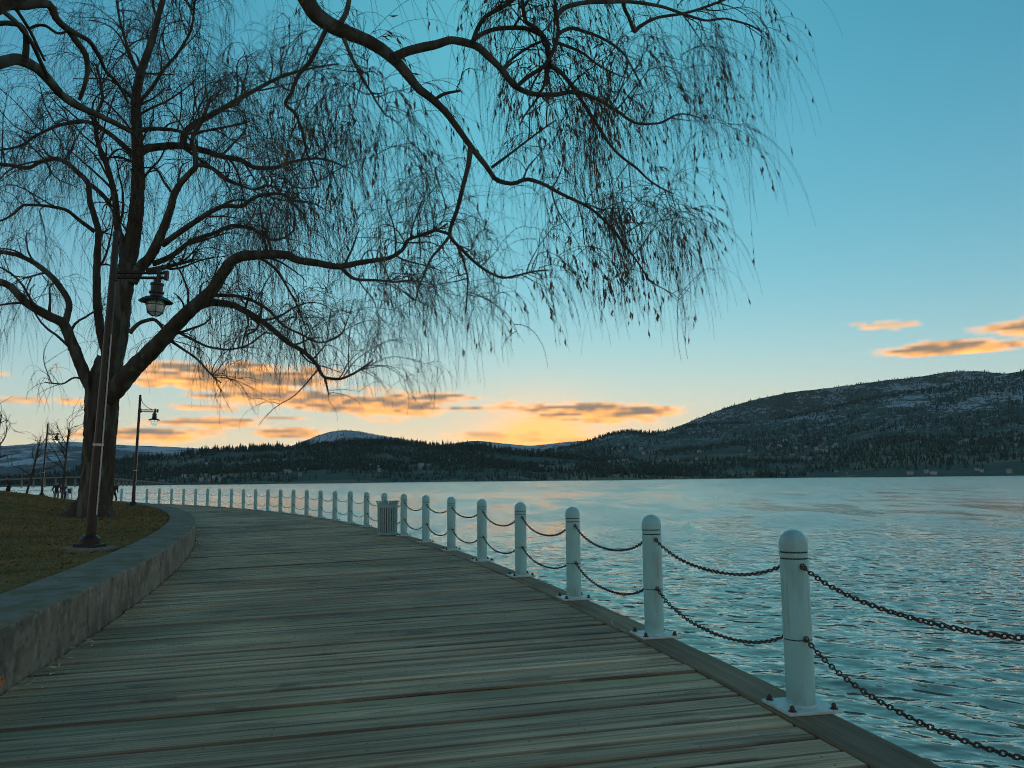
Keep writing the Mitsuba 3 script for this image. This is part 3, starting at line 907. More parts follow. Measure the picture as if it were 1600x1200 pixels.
# conifers: two stacked crooked cones each, one wood seen from the far side of the lake
F = np.vstack(FOREST)
F = F[F[:, 2] > WATER_Z + 1.2]
r_ = np.random.default_rng(4)
k = 5
ang = np.arange(k) * 2 * np.pi / k
vs, fs = [], []
n = len(F)
wid = F[:, 3] * r_.uniform(.17, .27, n)
for lo, hi, ww in ((-.06, .72, 1.0), (.42, 1.0, .62)):
    base = np.stack([F[:, 0, None] + (wid * ww)[:, None] * np.cos(ang), F[:, 1, None] + (wid * ww)[:, None] * np.sin(ang), np.repeat((F[:, 2] + lo * F[:, 3])[:, None], k, 1)], -1)
    tip = F[:, :3] + np.stack([r_.normal(0, .3, n), r_.normal(0, .3, n), hi * F[:, 3]], -1)
    v = np.concatenate([base, tip[:, None]], 1)
    f = np.array([[q, (q + 1) % k, k] for q in range(k)])
    o = len(vs) and sum(len(a) for a in vs)
    vs.append(v.reshape(-1, 3))
    fs.append((f[None] + (np.arange(n) * (k + 1))[:, None, None]).reshape(-1, 3) + o)
put('conifer_forest', trimesh.Trimesh(np.vstack(vs), np.vstack(fs), process=False), 'm_conifer', kind='stuff', label='dark conifer forest covering the hills across the lake', cat='forest')

# houses on the far slopes
hs = np.random.default_rng(12)


def house_mesh(w, d, h):
    v = np.array([[-w, -d, -3], [w, -d, -3], [w, d, -3], [-w, d, -3], [-w, -d, h], [w, -d, h], [w, d, h], [-w, d, h], [-w, 0, h * 1.45], [w, 0, h * 1.45]])
    wall = [[0, 1, 5], [0, 5, 4], [1, 2, 6], [1, 6, 5], [2, 3, 7], [2, 7, 6], [3, 0, 4], [3, 4, 7], [4, 7, 8], [5, 9, 6]]
    e = 1.12
    rv = np.array([[-w * e, -d * e, h * .96], [w * e, -d * e, h * .96], [w * e, 0, h * 1.47], [-w * e, 0, h * 1.47], [-w * e, d * e, h * .96], [w * e, d * e, h * .96]])
    return (v, np.array(wall)), (rv, np.array([[0, 1, 2], [0, 2, 3], [4, 3, 2], [4, 2, 5]]))


HW = [house_mesh(7, 5, 5.5), house_mesh(10, 6, 6.5), house_mesh(6, 5, 8)]
HWD = [(mikit.ply(a, 'm_house'), mikit.ply(b, 'm_cloth_grey')) for a, b in HW]
hn = 0
for where, (hgt, px0, px1, t0, t1, cnt, scl) in zip(('on the lower left slope of the big mountain', 'high on the big mountain at the right', 'on the wooded hillside behind the far bollards', 'on the low wooded ridge under the sunset', 'down by the far shore at the right'), ((hr, 925, 1330, .22, .62, 52, .85), (hr, 1260, 1600, .12, .45, 26, .8), (hm, 200, 620, .06, .75, 34, .7), (hm, 620, 860, .25, .6, 10, .7), (hr, 1000, 1600, .02, .06, 14, .6))):
    for k in range(cnt):
        a = math.atan2(*ray(hs.uniform(px0, px1), 740)[:2])
        x, y, z = hgt(np.array([a]), np.array([hs.uniform(t0, t1)]))
        if z[0] < WATER_Z + 2:
            continue
        key = num('hillside_house', hn)
        hn += 1
        to = T().translate([float(x[0]), float(y[0]), float(z[0]) + 1.5]).rotate([0, 0, 1], math.degrees(-a) + hs.uniform(-35, 35)).scale(float(scl * hs.uniform(.8, 1.2)))
        w = hs.integers(3)
        tag(key, f'tiny pale house among dark trees {where}', 'house', 'houses scattered over the far hillsides')
        put(key + '__wall', HWD[w][0], None, to=to)
        put(key + '__roof', HWD[w][1], None, to=to)

# the long low bridge at the left
tag('bridge', 'long low road bridge on slim piers crossing the lake at the left', 'bridge')
bp = [at(x, y, d) for x, y, d in ((-420, 757, 1000), (-200, 753.5, 1020), (-60, 751, 1040), (20, 748.5, 1060), (80, 746, 1090), (120, 745.4, 1120), (160, 746.5, 1160), (200, 750, 1240), (235, 753.5, 1330), (262, 755.6, 1420))]
bp = spline(bp, 6)
dd = np.gradient(bp, axis=0)
sd = np.stack([-dd[:, 1], dd[:, 0], 0 * dd[:, 0]], -1)
sd /= np.linalg.norm(sd, axis=1, keepdims=True)
v = np.stack([bp + sd * 7 + V(0, 0, .6), bp - sd * 7 + V(0, 0, .6), bp - sd * 6 - V(0, 0, 1.1), bp + sd * 6 - V(0, 0, 1.1)], 1)
n = len(bp)
q = np.array([[a * 4 + b, a * 4 + (b + 1) % 4, (a + 1) * 4 + (b + 1) % 4, (a + 1) * 4 + b] for a in range(n - 1) for b in range(4)])
put('bridge__deck', (v.reshape(-1, 3), q[:, ::-1]), 'm_bridge')
L = np.concatenate([[0], np.cumsum(np.linalg.norm(np.diff(bp, axis=0), axis=1))])
pn = 0
for l in np.arange(12, L[-1] - 60, 13.5):
    c = np.array([np.interp(l, L, bp[:, e]) for e in range(3)])
    hgt = c[2] - 1.0 - (WATER_Z - 2)
    if hgt < 3:
        continue
    put(num('bridge__pier', pn), box(1.5, 1.5, hgt, (c[0], c[1], c[2] - 1.0 - hgt / 2)), 'm_bridge')
    pn += 1

# ------------------------------------------------------------------ willows
tr = np.random.default_rng(21)


def limb(pts, d0, d1, w0, w1, per=7, wob=.0):
    """surveyed limb: pixels along it, distance at both ends, width in pixels at both ends -> points and radii"""
    p = np.array(pts, float)
    s = np.concatenate([[0], np.cumsum(np.linalg.norm(np.diff(p, axis=0), axis=1))])
    s /= s[-1]
    d = d0 + (d1 - d0) * s
    P = np.array([at(x, y, q) for (x, y), q in zip(p, d)])
    r = (w0 + (w1 - w0) * s ** .8) / 2 / FOC * d
    c = spline(np.column_stack([P, r]), per)
    if wob:
        c[1:-1, :3] += tr.normal(0, wob, (len(c) - 2, 3)) * c[1:-1, 3:4]
    return c


def knotted(c, sides=10, amp=.12):
    """bark tube with knots and ridges"""
    v, f = tube(c[:, :3], c[:, 3], sides)
    n = len(c)
    k = n * sides
    axis = np.repeat(c[:, :3], sides, 0)
    out = v[:k] - axis
    w = meshkit.fbm(v[:k] * 6.0, 3, 3)[:, None] - .5
    v[:k] = axis + out * (1 + 2 * amp * w)
    return trimesh.Trimesh(v, f, process=False)


def grow(P, D, L, r0, steps, droop, wander, lift=0.0, taper=.25, gen=tr, bias=None):
    """n branches grown at once from points P along directions D; returns (n, steps+1, 3), radii"""
    n = len(P)
    pts = np.zeros((n, steps + 1, 3))
    pts[:, 0] = P
    d = D / (np.linalg.norm(D, axis=1, keepdims=True) + 1e-9)
    turn = gen.normal(0, 1, (n, 3)) * wander * .7
    for k in range(steps):
        t = k / steps
        turn = .6 * turn + gen.normal(0, 1, (n, 3)) * wander
        d = d + turn + V(0, 0, 1) * (lift * (1 - t) - droop * (t + .15))
        if bias is not None:
            d = d + bias
        d /= np.linalg.norm(d, axis=1, keepdims=True)
        pts[:, k + 1] = pts[:, k] + d * (L / steps)[:, None]
    R = np.asarray(r0)[:, None] * (1 - (1 - taper) * np.linspace(0, 1, steps + 1)[None])
    return pts, R


def pick(curves, n, lo=.0, hi=1.0, power=1.0, gen=tr, weights=None):
    """n random points on a set of curves (m, k, 3) with their tangents and radii"""
    P, R = curves
    m, k, _ = P.shape
    i = gen.choice(m, n, p=weights)
    t = (lo + (hi - lo) * gen.uniform(0, 1, n) ** power) * (k - 1)
    a = np.minimum(t.astype(int), k - 2)
    f = (t - a)[:, None]
    pos = P[i, a] * (1 - f) + P[i, a + 1] * f
    tan = P[i, a + 1] - P[i, a]
    tan /= np.linalg.norm(tan, axis=1, keepdims=True) + 1e-9
    return pos, tan, R[i, a]


def side_dir(tan, spread, up, gen=tr):
    r = gen.normal(0, 1, tan.shape)
    r -= tan * (r * tan).sum(1, keepdims=True)
    r /= np.linalg.norm(r, axis=1, keepdims=True) + 1e-9
    return tan * (1 - spread) + r * spread + V(0, 0, 1) * up


def resample(c, k=40):
    s = np.concatenate([[0], np.cumsum(np.linalg.norm(np.diff(c[:, :3], axis=0), axis=1))])
    q = np.linspace(0, s[-1], k)
    return np.stack([np.interp(q, s, c[:, e]) for e in range(4)], -1), s[-1]


def crown(key, limbs, n2, n3, n4, n5, L2, L3, L4, L5, thin, bias, lo=.25, droop5=.5, leaf=0, leaf_len=.07, seed=1, wild=1.0, clump=0.0, low=0.0, part=''):
    """branches -> twigs -> hanging wands, grown from the surveyed limbs"""
    g = np.random.default_rng(seed)
    rs = [resample(c) for c in limbs]
    W = np.array([l for _, l in rs])
    base = (np.stack([c[:, :3] for c, _ in rs]), np.stack([c[:, 3] for c, _ in rs]))
    P, t, R = pick(base, n2, lo, 1.0, .75, g, W / W.sum())
    B2, R2 = grow(P, side_dir(t, .62, .30, g), g.uniform(*L2, n2), np.clip(R * .5, thin * 3.0, thin * 8), 10, .10, .17 * wild, .10, .3, g)
    ends = (base[0][:, -14:], base[1][:, -14:])
    P, t, R = pick((B2, R2), n3, .15, 1, .8, g)
    Pe, te, Re = pick(ends, n3 // 6, 0, 1, .8, g)
    P, t, R = np.vstack([P, Pe]), np.vstack([t, te]), np.concatenate([R, Re])
    B3, R3 = grow(P, side_dir(t, .6, .18, g), g.uniform(*L3, len(P)), np.clip(R * .55, thin * 1.7, thin * 4), 8, .20 / wild, .20 * wild, .05, .35, g, bias * .4)
    P, t, R = pick((B3, R3), n4, .1, 1, .8, g)
    P2, t2, _ = pick((B2, R2), n4 // 3, .4, 1, .8, g)
    P, t = np.vstack([P, P2]), np.vstack([t, t2])
    B4, R4 = grow(P, side_dir(t, .55, .05, g), g.uniform(*L4, len(P)), np.full(len(P), thin * 1.35), 7, .38 / wild, .17 * wild, 0, .5, g, bias)
    P, t, R = pick((B4, R4), n5, .05, 1, .8, g)
    P2, t2, _ = pick((B3, R3), n5 // 3, .5, 1, 1, g)
    P, t = np.vstack([P, P2]), np.vstack([t, t2])
    B5, R5 = grow(P, side_dir(t, .35, -.1, g), g.uniform(*L5, len(P)) * g.uniform(.35, 1, len(P)), np.full(len(P), thin), 8, droop5, .075 * wild, 0, .45, g, bias)
    k5 = B5[:, -1, 2] > low + g.uniform(0, .5, len(B5))
    B5, R5 = B5[k5], R5[k5]
    k4 = B4[:, -1, 2] > low
    B4, R4 = B4[k4], R4[k4]
    put(key + '__branches' + part, strands(B2, R2, 5), 'm_bark', True, kind='stuff')
    put(key + '__side_twigs' + part, trimesh.util.concatenate([strands(B3, R3, 4), strands(B4, R4, 3)]), 'm_twig', True, kind='stuff')
    put(key + '__hanging_wands' + part, strands(B5, R5, 3), 'm_twig', True, kind='stuff', label='thin leafless wands hanging from the branches')
    # buds and withered leaves along the wands
    P, t, _ = pick((B5, R5), leaf, .1, 1, 1, g)
    P2, t2, _ = pick((B4, R4), leaf // 4, .1, 1, 1, g)
    P, t = np.vstack([P, P2]), np.vstack([t, t2])
    if clump:
        w_ = meshkit.noise(P * np.array([3.2, 3.2, 1.6]), seed)
        kk = w_ > g.uniform(clump - .12, clump + .18, len(P))
        P, t = P[kk], t[kk]
    n = len(P)
    d = side_dir(t, .22, -.5, g)
    d /= np.linalg.norm(d, axis=1, keepdims=True)
    s_ = np.cross(d, g.normal(0, 1, (n, 3)))
    s_ /= np.linalg.norm(s_, axis=1, keepdims=True)
    l = (leaf_len * g.uniform(.45, 1.5, n))[:, None]
    w = l * .085
    curl = np.cross(d, s_) * l * g.uniform(-.3, .3, (n, 1))
    v = np.stack([P, P + d * l * .45 + s_ * w + curl, P + d * l, P + d * l * .45 - s_ * w + curl], 1).reshape(-1, 3)
    o = (np.arange(n) * 4)[:, None]
    put(key + '__withered_leaves' + part, trimesh.Trimesh(v, np.vstack([o + [0, 1, 2], o + [0, 2, 3]]), process=False), 'm_leaf', kind='stuff')


# the big willow on the lawn
WD = 25.6
tag('willow', 'large bare weeping willow with thick trunk and spreading limbs on the lawn', 'tree')
tb = limb([(144, 822), (144, 812), (146, 795), (149, 775), (152, 745), (155, 700), (158, 655), (160, 620), (164, 590), (172, 560)], WD, WD, 74, 50, 8)
tb[:, 3] = np.interp(np.linspace(0, 1, len(tb)), [0, .06, .14, .25, .5, .8, 1], [.62, .54, .49, .47, .46, .49, .38])
v, f = tube(tb[:, :3], tb[:, 3], 56)
ax = np.repeat(tb[:, :3], 56, 0)
q = v[:len(ax)]
ang = np.arctan2((q - ax)[:, 1], (q - ax)[:, 0])
ridge = np.abs(meshkit.fbm(np.stack([np.cos(ang) * 5.5, np.sin(ang) * 5.5, q[:, 2] * .9], -1), 4, 8) - .5)
low = np.clip(1 - (q[:, 2] - .35) / 1.1, 0, 1)[:, None]
root = np.maximum(0, np.cos(ang * 2.5 + .7))[:, None] * low ** 2 * .55 + np.maximum(0, np.cos(ang - math.pi))[:, None] ** 6 * low ** 3 * 1.1
v[:len(ax)] = ax + (q - ax) * (1 - .95 * ridge[:, None] + .05 + root)
put('willow__trunk', trimesh.Trimesh(v, f, process=False), 'm_bark', True)
BOUGHS = [
    # pixels, distance at both ends, width at both ends
    ([(150, 616), (138, 597), (128, 575), (112, 535), (98, 505), (75, 493), (40, 472), (15, 447), (0, 440), (-60, 425), (-130, 440)], 25.5, 23, 26, 8),
    ([(100, 508), (108, 480), (95, 450), (60, 415), (25, 398), (0, 393), (-50, 380), (-110, 395)], 25, 26.5, 14, 5),
    ([(168, 585), (178, 550), (185, 510), (192, 460), (198, 420), (206, 380), (213, 330), (216, 280), (215, 235), (214, 200), (212, 160), (218, 120), (232, 80), (246, 30), (258, -20), (262, -90)], 25.6, 25.2, 46, 6),
    ([(196, 425), (190, 380), (183, 350), (180, 310), (173, 280), (164, 250), (151, 215), (148, 190), (160, 150), (150, 100)], 25.6, 23.5, 18, 4),
    ([(172, 580), (164, 545), (157, 515), (152, 470), (151, 440), (152, 400), (154, 365), (148, 340), (140, 310), (138, 288), (120, 268), (105, 255), (85, 248), (65, 252), (45, 262), (0, 257), (-50, 275)], 25.5, 27.5, 20, 5),
    ([(140, 288), (165, 310), (173, 322)], 25.6, 25.6, 9, 8),
    ([(148, 362), (125, 345), (100, 327), (75, 322), (40, 320), (20, 335), (0, 345), (-40, 350)], 25.6, 24, 9, 3),
    ([(205, 440), (222, 415), (232, 405), (250, 370), (265, 330), (272, 305), (283, 285), (295, 272), (306, 258), (305, 240), (300, 222), (315, 190), (330, 150)], 25.5, 23.8, 24, 5),
    ([(307, 258), (330, 262), (345, 275), (365, 285), (385, 293), (400, 296), (415, 290), (430, 293), (440, 304), (462, 310)], 24, 22.5, 9, 3),
    ([(254, 382), (285, 360), (310, 343), (335, 328), (350, 322), (378, 322), (392, 312), (405, 306), (420, 303), (440, 303), (460, 320), (475, 336)], 25, 23, 13, 4),
    ([(238, 412), (258, 405), (275, 395), (300, 376), (330, 366), (370, 352), (390, 355), (410, 368), (428, 375), (450, 368), (460, 356), (460, 335)], 25.3, 26.6, 12, 3),
    ([(232, 424), (252, 419), (275, 413), (303, 407)], 25.2, 24.5, 14, 4),
    ([(214, 245), (230, 232), (250, 229), (285, 228), (310, 233), (350, 245), (375, 250), (400, 262), (430, 262), (460, 252), (500, 248), (540, 262)], 25.3, 27.5, 18, 3),
    ([(285, 228), (288, 212), (300, 197), (330, 180), (370, 157), (400, 140), (440, 120), (480, 108), (530, 100)], 25.8, 28, 15, 3),
    ([(286, 230), (300, 240), (320, 255), (335, 265), (350, 280), (375, 290)], 25.8, 26.5, 8, 3),
    ([(212, 205), (230, 202), (270, 203), (300, 208), (345, 200), (390, 190)], 25.3, 24, 10, 3),
    ([(216, 250), (190, 225), (165, 205), (130, 190), (95, 195), (60, 210), (25, 230), (-20, 235)], 25.3, 28, 12, 3),
    ([(217, 160), (235, 140), (255, 110), (280, 80), (300, 40), (305, 0), (320, -40)], 25.2, 23, 9, 3),
    ([(219, 120), (205, 90), (195, 60), (185, 20), (180, -30)], 25.2, 27.5, 8, 3),
    ([(168, 618), (182, 606), (200, 585), (240, 545), (275, 507), (300, 482), (330, 455), (350, 425), (362, 408), (380, 400), (410, 398), (445, 398), (465, 406), (495, 411), (535, 416), (570, 409), (600, 405), (630, 389), (637, 375), (672, 364), (700, 349)], 25.4, 20.5, 40, 3),
    ([(533, 417), (545, 430), (555, 436), (590, 438), (625, 440), (645, 437)], 22.6, 21.5, 8, 3),
    ([(298, 486), (330, 473), (360, 476), (390, 490), (420, 510), (450, 535), (475, 550), (495, 570), (508, 590), (530, 592), (550, 585), (570, 572), (583, 563)], 24.6, 22.5, 17, 3),
    ([(508, 592), (511, 605), (514, 618)], 22.9, 22.8, 5, 2),
    ([(328, 461), (365, 462), (395, 470), (420, 485), (445, 510), (470, 522), (500, 535), (530, 525), (540, 508)], 24.5, 25.5, 8, 2.5),
    ([(268, 513), (300, 530), (330, 543), (360, 546), (385, 540), (410, 522)], 25, 24, 6, 2.5),
    ([(258, 527), (285, 545), (310, 563), (325, 580), (345, 598)], 25, 24, 6, 2.5),
    ([(203, 520), (222, 503), (238, 499), (255, 514), (262, 530)], 25.5, 25.1, 9, 5),
    ([(142, 600), (118, 590), (95, 600), (70, 597)], 25.3, 24.5, 5, 2),
]
limbs = []
for k, (pts, d0, d1, w0, w1) in enumerate(BOUGHS):
    c = limb(pts, d0, d1, w0 * .82, w1 * .85)
    limbs.append(c)
    put('willow__' + num('bough', k), knotted(c, 12 if w0 > 15 else 8, .16), 'm_bark', True)
WIND = V(.02, -.01, 0)
crown('willow', limbs, 270, 760, 1450, 6200, (.9, 2.9), (.6, 1.7), (.6, 1.6), (.9, 3.3), .0060, WIND, lo=.2, droop5=.55, leaf=2600, leaf_len=.07, seed=3, wild=.62, low=3.5)

# the second willow, whose trunk stands out of view at the left and whose limbs reach over the walk
tag('overhanging_willow', 'near weeping willow reaching in from the upper left with long dark limb and withered leaves', 'tree')
tbase = V(-7.6, 6.4, .35)
fork = V(-7.0, 6.9, 3.4)
tk = spline(np.array([[*tbase, .52], [-7.55, 6.4, .7, .44], [-7.4, 6.55, 1.8, .40], [*fork, .40], [-6.8, 7.0, 4.2, .30]]), 6)
put('overhanging_willow__trunk', knotted(tk, 28, .2), 'm_bark', True)


def reach(c, r, mid=None):
    """lead a surveyed limb back to the fork of the trunk"""
    p = np.vstack([np.append(fork, r), *([np.append(m, r * .85) for m in (mid or [])]), c[::6], c[-1:]])
    return spline(p, 5)


OVER = []
main = limb([(455, -60), (480, 0), (497, 25), (515, 38), (540, 50), (570, 62), (600, 80), (615, 92), (640, 120), (662, 147), (680, 158), (700, 180), (722, 210), (735, 228), (760, 260), (775, 280), (790, 290), (805, 285), (825, 280), (850, 288), (880, 305), (910, 318),
             (940, 340), (970, 375), (1000, 415), (1015, 440)], 8.2, 9.6, 34, 3)
w = np.interp(np.linspace(0, 1, len(main)), [0, .1, .25, .40, .55, .7, 1], [25, 22.5, 17, 10.5, 7.5, 5.2, 2.5])
main[:, 3] = w / 2 / FOC * np.linalg.norm(main[:, :3] - EYE, axis=1)
OVER.append(reach(main, .17, [V(-6.0, 7.6, 5.6), V(-4.0, 8.0, 7.0)]))
ARMS = [
    ([(613, 91), (640, 79), (680, 70), (710, 63), (740, 70), (765, 90), (785, 110), (805, 135), (835, 147), (865, 148), (898, 144), (935, 156), (963, 173), (997, 193), (1026, 193), (1068, 178), (1095, 185)], 8.5, 9.8, 17, 2),
    ([(806, 137), (825, 120), (850, 103), (866, 75), (872, 45), (868, 10), (860, -50)], 9.0, 9.4, 8, 5),
    ([(858, 104), (855, 70), (838, 44), (822, 34), (816, 0), (812, -50)], 9.2, 8.8, 9, 5),
    ([(852, 132), (856, 104)], 9.2, 9.2, 7, 9),
    ([(850, 134), (835, 160), (820, 180), (812, 196)], 9.2, 9.0, 5, 2),
    ([(860, 104), (872, 110), (893, 133), (910, 159), (935, 198), (958, 232), (975, 248), (995, 263), (1015, 282), (1051, 302)], 9.2, 10.2, 8, 2.5),
    ([(870, 55), (900, 45), (930, 55), (955, 68), (975, 85), (990, 110), (1005, 140)], 9.4, 10.2, 7, 2.5),
    ([(866, 66), (905, 80), (940, 105), (980, 122)], 9.4, 9.8, 6, 2),
    ([(868, 30), (881, 13), (915, 4), (955, 3), (997, 4), (1040, 12), (1068, 22), (1097, 31), (1139, 30), (1165, 37), (1190, 50)], 9.5, 11, 9, 2.5),
    ([(970, -20), (975, 11), (983, 28), (992, 50), (997, 44), (1026, 28), (1068, 21), (1105, 10), (1140, -4)], 10, 10.8, 7, 4),
    ([(737, 66), (757, 51), (785, 44), (827, 46), (850, 58)], 8.7, 9.2, 8, 7),
    ([(740, 62), (757, 28), (790, 8), (825, -20)], 8.7, 8.4, 8, 6),
    ([(785, 108), (805, 88), (830, 72), (852, 62)], 9.0, 9.3, 5, 4),
    ([(735, 228), (733, 250), (725, 285), (715, 325), (703, 366), (722, 390), (745, 412), (765, 426), (786, 434), (810, 430), (830, 425), (857, 422)], 8.9, 9.8, 9, 2.5),
    ([(703, 366), (690, 362), (678, 360), (660, 366), (640, 374), (630, 384)], 9.1, 9.4, 6, 2.5),
    ([(703, 368), (690, 385), (675, 402), (662, 430), (652, 458), (648, 480)], 9.1, 8.8, 5, 2),
    ([(715, 385), (725, 410), (731, 440), (729, 470), (727, 490)], 9.2, 9.2, 4.5, 2),
    ([(512, 40), (497, 72), (485, 95), (465, 120), (455, 145), (446, 162), (460, 176), (472, 205), (480, 240), (490, 270), (497, 292)], 8.2, 8.6, 9, 3),
    ([(537, 60), (550, 90), (565, 120), (580, 145), (592, 165), (604, 182)], 8.3, 8.5, 7, 2.5),
    ([(532, 36), (543, 12), (548, -30)], 8.3, 8.2, 10, 7),
    ([(680, 155), (700, 145), (718, 142)], 8.6, 8.5, 6, 4),
    ([(768, 262), (800, 238), (830, 215), (862, 192), (868, 188)], 9.0, 8.7, 5, 2),
]
for pts, d0, d1, w0, w1 in ARMS:
    OVER.append(limb(pts, d0, d1, w0, w1))
la = limb([(-60, 118), (-20, 103), (10, 96), (40, 96), (62, 110), (82, 132), (100, 152), (125, 168), (150, 178), (175, 190), (205, 206)], 9.6, 12.5, 26, 7)
OVER.append(reach(la, .14, [V(-7.2, 8.2, 5.6), V(-7.0, 9.2, 6.4)]))
lb = limb([(-30, 10), (10, 8), (45, 8), (76, 5), (84, 24), (98, 40), (106, 46), (120, 66), (135, 88), (137, 102), (133, 130), (124, 156)], 8.6, 9.8, 20, 6)
OVER.append(reach(lb, .12, [V(-6.8, 7.6, 5.8)]))
OVER += [limb(p, a, b, w0, w1) for p, a, b, w0, w1 in (
    ([(105, 44), (122, 54), (140, 65), (155, 88), (165, 110), (185, 132), (200, 160)], 9.2, 10.6, 9, 4),
    ([(38, 96), (41, 72), (40, 52), (28, 38), (10, 36), (-20, 45)], 9.8, 9.4, 11, 8),
    ([(-10, 8), (20, 30), (45, 60), (65, 100), (75, 122)], 9.0, 10.2, 9, 6),
    ([(18, 5), (45, 45), (60, 75), (70, 95)], 8.8, 9.6, 6, 4),
    ([(45, 46), (70, 40), (90, 52), (105, 48)], 9.2, 9.4, 5, 4))]
for k, c in enumerate(OVER):
    put('overhanging_willow__' + num('limb', k), knotted(c, 12 if k in (0,) else 8, .14), 'm_bark', True)
crown('overhanging_willow', [c for k, c in enumerate(OVER) if k not in (0, 23, 24, 25, 26, 27, 28, 29)] + [main[len(main) // 2:]] * 2, 95, 270, 330, 2300, (.3, .95), (.3, .8), (.35, .9), (.8, 1.95), .0028, V(.045, .02, 0), lo=.25, droop5=.62, leaf=8500, leaf_len=.085, seed=9, wild=.5, clump=.55, low=2.95)

# the rest of that willow's crown, over the lawn beside the frame
back = [spline(np.array([[*fork, .26], [-7.6, 6.4, 5.2, .19], [-8.6, 5.6, 7.4, .13], [-9.8, 5.2, 9.2, .06], [-10.9, 5.0, 9.8, .02]]), 6),
        spline(np.array([[*fork, .24], [-7.9, 7.6, 5.4, .17], [-8.9, 8.6, 7.6, .11], [-10.2, 9.2, 9.4, .05], [-11.3, 9.7, 10.0, .02]]), 6),
        spline(np.array([[*fork, .20], [-7.0, 5.6, 5.2, .14], [-7.1, 4.2, 7.2, .10], [-7.4, 2.6, 8.4, .05], [-7.6, 1.4, 8.6, .02]]), 6)]
for k, c in enumerate(back):
    put('overhanging_willow__' + num('limb', len(OVER) + k), knotted(c, 10, .14), 'm_bark', True)
crown('overhanging_willow', back, 60, 160, 260, 900, (.8, 2.2), (.5, 1.3), (.5, 1.3), (.9, 2.6), .0035, V(-.03, .0, 0), lo=.3, droop5=.6, leaf=900, leaf_len=.08, seed=19, wild=.55, low=2.3, part='_001')

# ------------------------------------------------------------------ saplings, a bare shoot at the frame's edge, walkers, small things


def sapling(key, base, height, lean, label, seed, n1=15, spread=.55):
    g = np.random.default_rng(seed)
    tag(key, label, 'tree', 'small bare trees on the lawn')
    h = height * .55
    tk = spline(np.array([[*base, .085], [base[0] + lean * .35, base[1], base[2] + h * .45, .07], [base[0] + lean * .8, base[1], base[2] + h, .055], [base[0] + lean * 1.1, base[1] + .1, base[2] + height * .86, .02]]), 6)
    put(key + '__trunk', knotted(tk, 8, .1), 'm_bark', True)
    c, _ = resample(tk)
    B = (c[None, :, :3], c[None, :, 3])
    P, t, R = pick(B, n1, .34, 1, .9, g)
    B1, R1 = grow(P, side_dir(t, spread, .12, g), g.uniform(.22, .48, n1) * height, np.clip(R * .6, .018, .05), 8, -.03, .13, 0, .25, g)
    P, t, R = pick((B1, R1), n1 * 6, .15, 1, .9, g)
    B2, R2 = grow(P, side_dir(t, .55, .1, g), g.uniform(.06, .22, n1 * 6) * height, np.full(n1 * 6, .014), 5, -.03, .16, 0, .5, g)
    put(key + '__branches', strands(B1, R1, 5), 'm_bark', True, kind='stuff')
    put(key + '__twigs', strands(B2, R2, 3), 'm_bark', True, kind='stuff')


def lawn_at(px, py, d):
    p = at(px, py, d)
    s, o = to_edge(p[0], p[1])
    p[2] = float(lawn_z(p[0], p[1])) if o > WALL_OUT else 0.0
    return p


sapling('bare_sapling', lawn_at(38, 771, 53) - V(0, 0, .05), 5.2, .75, 'leaning bare sapling left of the most distant lamp post', 3, 13, .62)
sapling('bare_sapling_001', lawn_at(97, 777, 50) - V(0, 0, .05), 5.6, .15, 'upright bare sapling between the most distant lamp post and the willow trunk', 5, 13, .42)
sapling('bare_sapling_002', lawn_at(-16, 775, 34) - V(0, 0, .05), 3.9, .2, 'bare sapling reaching in from the left edge of the frame', 8, 16, .7)


def chain_body(joints, bones, edge_len=.045):
    """one continuous body: hulls of the spheres at the joints, joined and smoothed"""
    parts = []
    for a, b in bones:
        sp = []
        for q in (a, b):
            x, y, z, r = joints[q]
            sp.append(m3.Manifold.sphere(r, 14).translate([x, y, z]))
        parts.append(m3.Manifold.batch_hull(sp))
    m = parts[0]
    for q in parts[1:]:
        m = m + q
    m = m.refine_to_length(edge_len).to_mesh()
    t = trimesh.Trimesh(m.vert_properties[:, :3], m.tri_verts, process=True)
    trimesh.smoothing.filter_taubin(t, .5, .53, 8)
    return t


